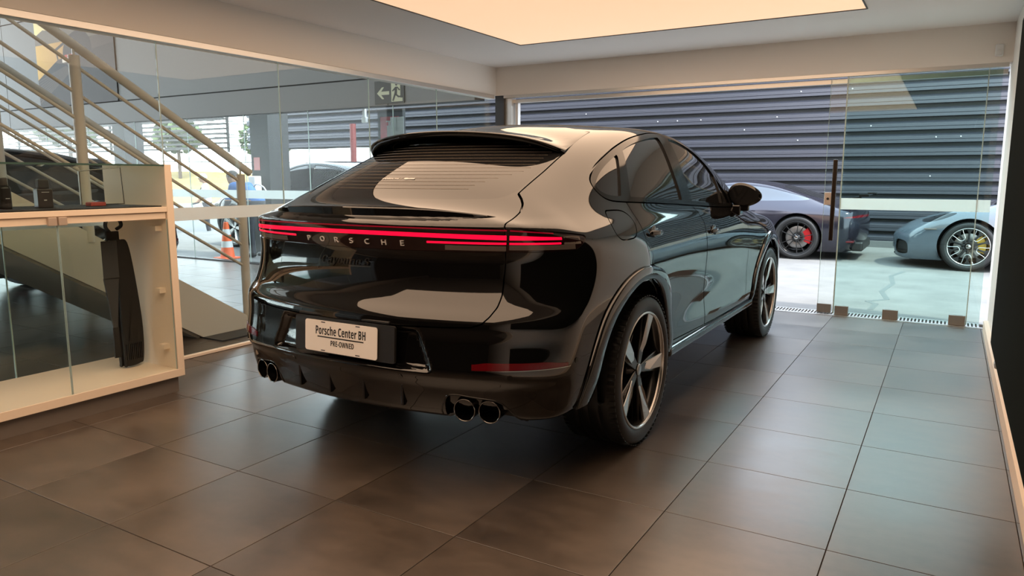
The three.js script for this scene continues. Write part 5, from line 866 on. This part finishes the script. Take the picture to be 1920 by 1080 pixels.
// bank, trees and houses beyond the street
{
  std('dryGrass', { map: mapOf(256, (i, j, k) => { const v = gN[(j * 2) * 512 + i * 2]; return [sR(0.24 + 0.12 * v), sR(0.17 + 0.09 * v), sR(0.055 + 0.04 * v)]; }, true), roughness: 0.95 });
  const g = new THREE.PlaneGeometry(70, 12, 60, 12), p = g.attributes.position; const r = rng(8); for (let i = 0; i < p.count; i++) { const v = (p.getY(i) + 6) / 12; p.setXYZ(i, p.getX(i), -0.5 + 1.25 * v * v + 0.75 * v + 0.25 * Math.sin(p.getX(i) * 0.35) * v, -v * 11); } g.computeVertexNormals(); const uv = g.attributes.uv; for (let i = 0; i < uv.count; i++) uv.setXY(i, uv.getX(i) * 12, uv.getY(i) * 3);
  g.rotateY(1.0); g.translate(-41, 0, -25); const b = struct('ground_bank', g, MAT.dryGrass, 'dry golden grass bank across the street');
  std('leaf', { color: lin(0.06, 0.09, 0.022), roughness: 0.7 }); std('leafYellow', { color: lin(0.33, 0.28, 0.015), roughness: 0.7 }); std('bark', { color: lin(0.10, 0.07, 0.05), roughness: 0.9 });
  const crown = (R, n, seed) => { const q = rng(seed), list = []; for (let k = 0; k < n; k++) { const l = new THREE.CircleGeometry(0.10 + q() * 0.14, 5), a = q() * 6.28, u = q() * 2 - 1, rr = R * Math.cbrt(q()); l.rotateX(q() * 3); l.rotateY(q() * 6); l.translate(Math.cos(a) * Math.sqrt(1 - u * u) * rr * 1.25, u * rr * 0.8, Math.sin(a) * Math.sqrt(1 - u * u) * rr); list.push(l); } return merge(list); };
  const crowns = [crown(1.5, 900, 1), crown(1.9, 1100, 2)];
  [[-29, -12.6, 0.9, 0], [-36, -13.5, 1.6, 1], [-46, -25, 4.6, 1], [-47, -33, 4.2, 0], [-36, -9, 3.4, 0], [-27.5, -9.0, 1.4, 0], [-46, -40, 4.2, 1]].forEach(([x, z, y, k], i) => { const t = tag(base('street_tree', [x, -0.4, z]), ['low leafy tree below the sun louvre', 'broad leafy tree beside the yellow shrub', 'tall tree high on the dry bank', 'rounded tree behind the dry bank', 'leafy tree left of the upper stair rail', 'small tree behind the upper stair post', 'tall tree at the far right of the bank'][i], 'tree'); const c = part('crown', crowns[k], MAT.leaf, t); c.position.y = y + 0.4; part('trunk', tube([0, 0, 0], [0, y, 0], 0.12, 8), MAT.bark, t); });
  const ys = tag(base('yellow_shrub', [-20.6, -0.3, -13.4]), 'bright yellow flowering shrub by the street', 'shrub'); const cr = part('foliage', crown(0.5, 420, 6), MAT.leafYellow, ys); cr.position.y = 0.55; part('stem', tube([0, 0, 0], [0, 0.5, 0], 0.04, 6), MAT.bark, ys);
}
// ---------- the cars in their places ----------
const hero = buildSUV('glossy black coupe SUV with lit red tail bar in the showroom centre', 'car');
hero.position.set(-2.215, 0, -3.36);
function copyOf(o, label, at, turn) { const c = o.clone(); c.name = numbered('coupe_suv'); c.userData = { label, category: 'car' }; c.position.set(...at); c.rotation.y = turn; scene.add(c); return c; }
copyOf(hero, 'dark coupe SUV parked in the lobby behind the staircase', [-8.9, 0, -4.68], Math.PI);
const outer = copyOf(hero, 'dark SUV parked outside the lobby glass behind the traffic cone', [-8.95, -0.02, -10.35], Math.PI / 2);
std('silverPaint', { color: lin(0.55, 0.55, 0.55), metalness: 0.4, roughness: 0.3 }); outer.traverse((o) => { if (o.isMesh && /^(spoke_|rim_)/.test(o.name)) o.material = MAT.silverPaint; });
std('coupeDark', { color: lin(0.030, 0.028, 0.040), roughness: 0.14, metalness: 0.55, ior: 1.8 });
std('coupeGrey', { color: lin(0.075, 0.09, 0.108), roughness: 0.16, ior: 1.7 });
const dark = buildCoupe(MAT.coupeDark, { wheel: 'mesh', caliper: 'redCaliper', wing: true }); tag(dark, 'dark purple-black sports coupe with red brake calipers outside', 'car'); dark.position.set(-2.14, -0.02, -13.63); dark.rotation.y = Math.PI / 2;
const grey = buildCoupe(MAT.coupeGrey, { wheel: 'turbine', caliper: 'yellowCaliper', lampMat: std('lensDark', { color: lin(0.012, 0.013, 0.015), roughness: 0.05, ior: 1.5 }) }); tag(grey, 'slate grey sports coupe with yellow brake calipers outside', 'car'); grey.position.set(0.27 + 2.45, -0.02, -13.15); grey.rotation.y = Math.PI / 2;
person([-17.3, -0.3, -12.9], 2.4, 'standing person in pale shirt with lanyard and pale cap', 0.05, std('shirtPale', { color: lin(0.5, 0.52, 0.54), roughness: 0.8 }), std('trousersDark', { color: lin(0.04, 0.042, 0.05), roughness: 0.8 }), std('capGreen', { color: lin(0.35, 0.55, 0.5), roughness: 0.7 }));
person([-10.02, -0.02, -8.42], Math.PI / 2, 'person in blue shirt leaning forward beside the dark pillar', 0.95, std('shirtBlue', { color: lin(0.04, 0.12, 0.33), roughness: 0.8 }), MAT.trousersDark, null);
{ // mended crack in the concrete
  const cr = tag(base('crack_patch', [0, 0, 0]), 'jagged grey mended crack in the concrete forecourt', 'crack'); const m = std('mortar', { color: lin(0.105, 0.11, 0.108), roughness: 0.8 });
  const pts = [[-0.62, -8.2], [-0.60, -8.6], [-0.70, -8.75], [-0.52, -9.0], [-0.62, -9.6], [-0.55, -10.4], [-0.62, -11.2], [-0.5, -11.8]]; for (let k = 0; k < pts.length - 1; k++) { const [a, b] = pts[k], [c, d] = pts[k + 1], l = Math.hypot(c - a, d - b); const g = boxAt(-0.028, 0.028, -0.02, -0.0185, -l / 2, l / 2); g.rotateY(Math.atan2(c - a, d - b)); g.translate((a + c) / 2, 0, (b + d) / 2); part('mortar_patch', g, m, cr); }
}
scene.traverse((o) => { if (o.isMesh) { o.castShadow = true; o.receiveShadow = true; } });
renderer.render(scene, camera);
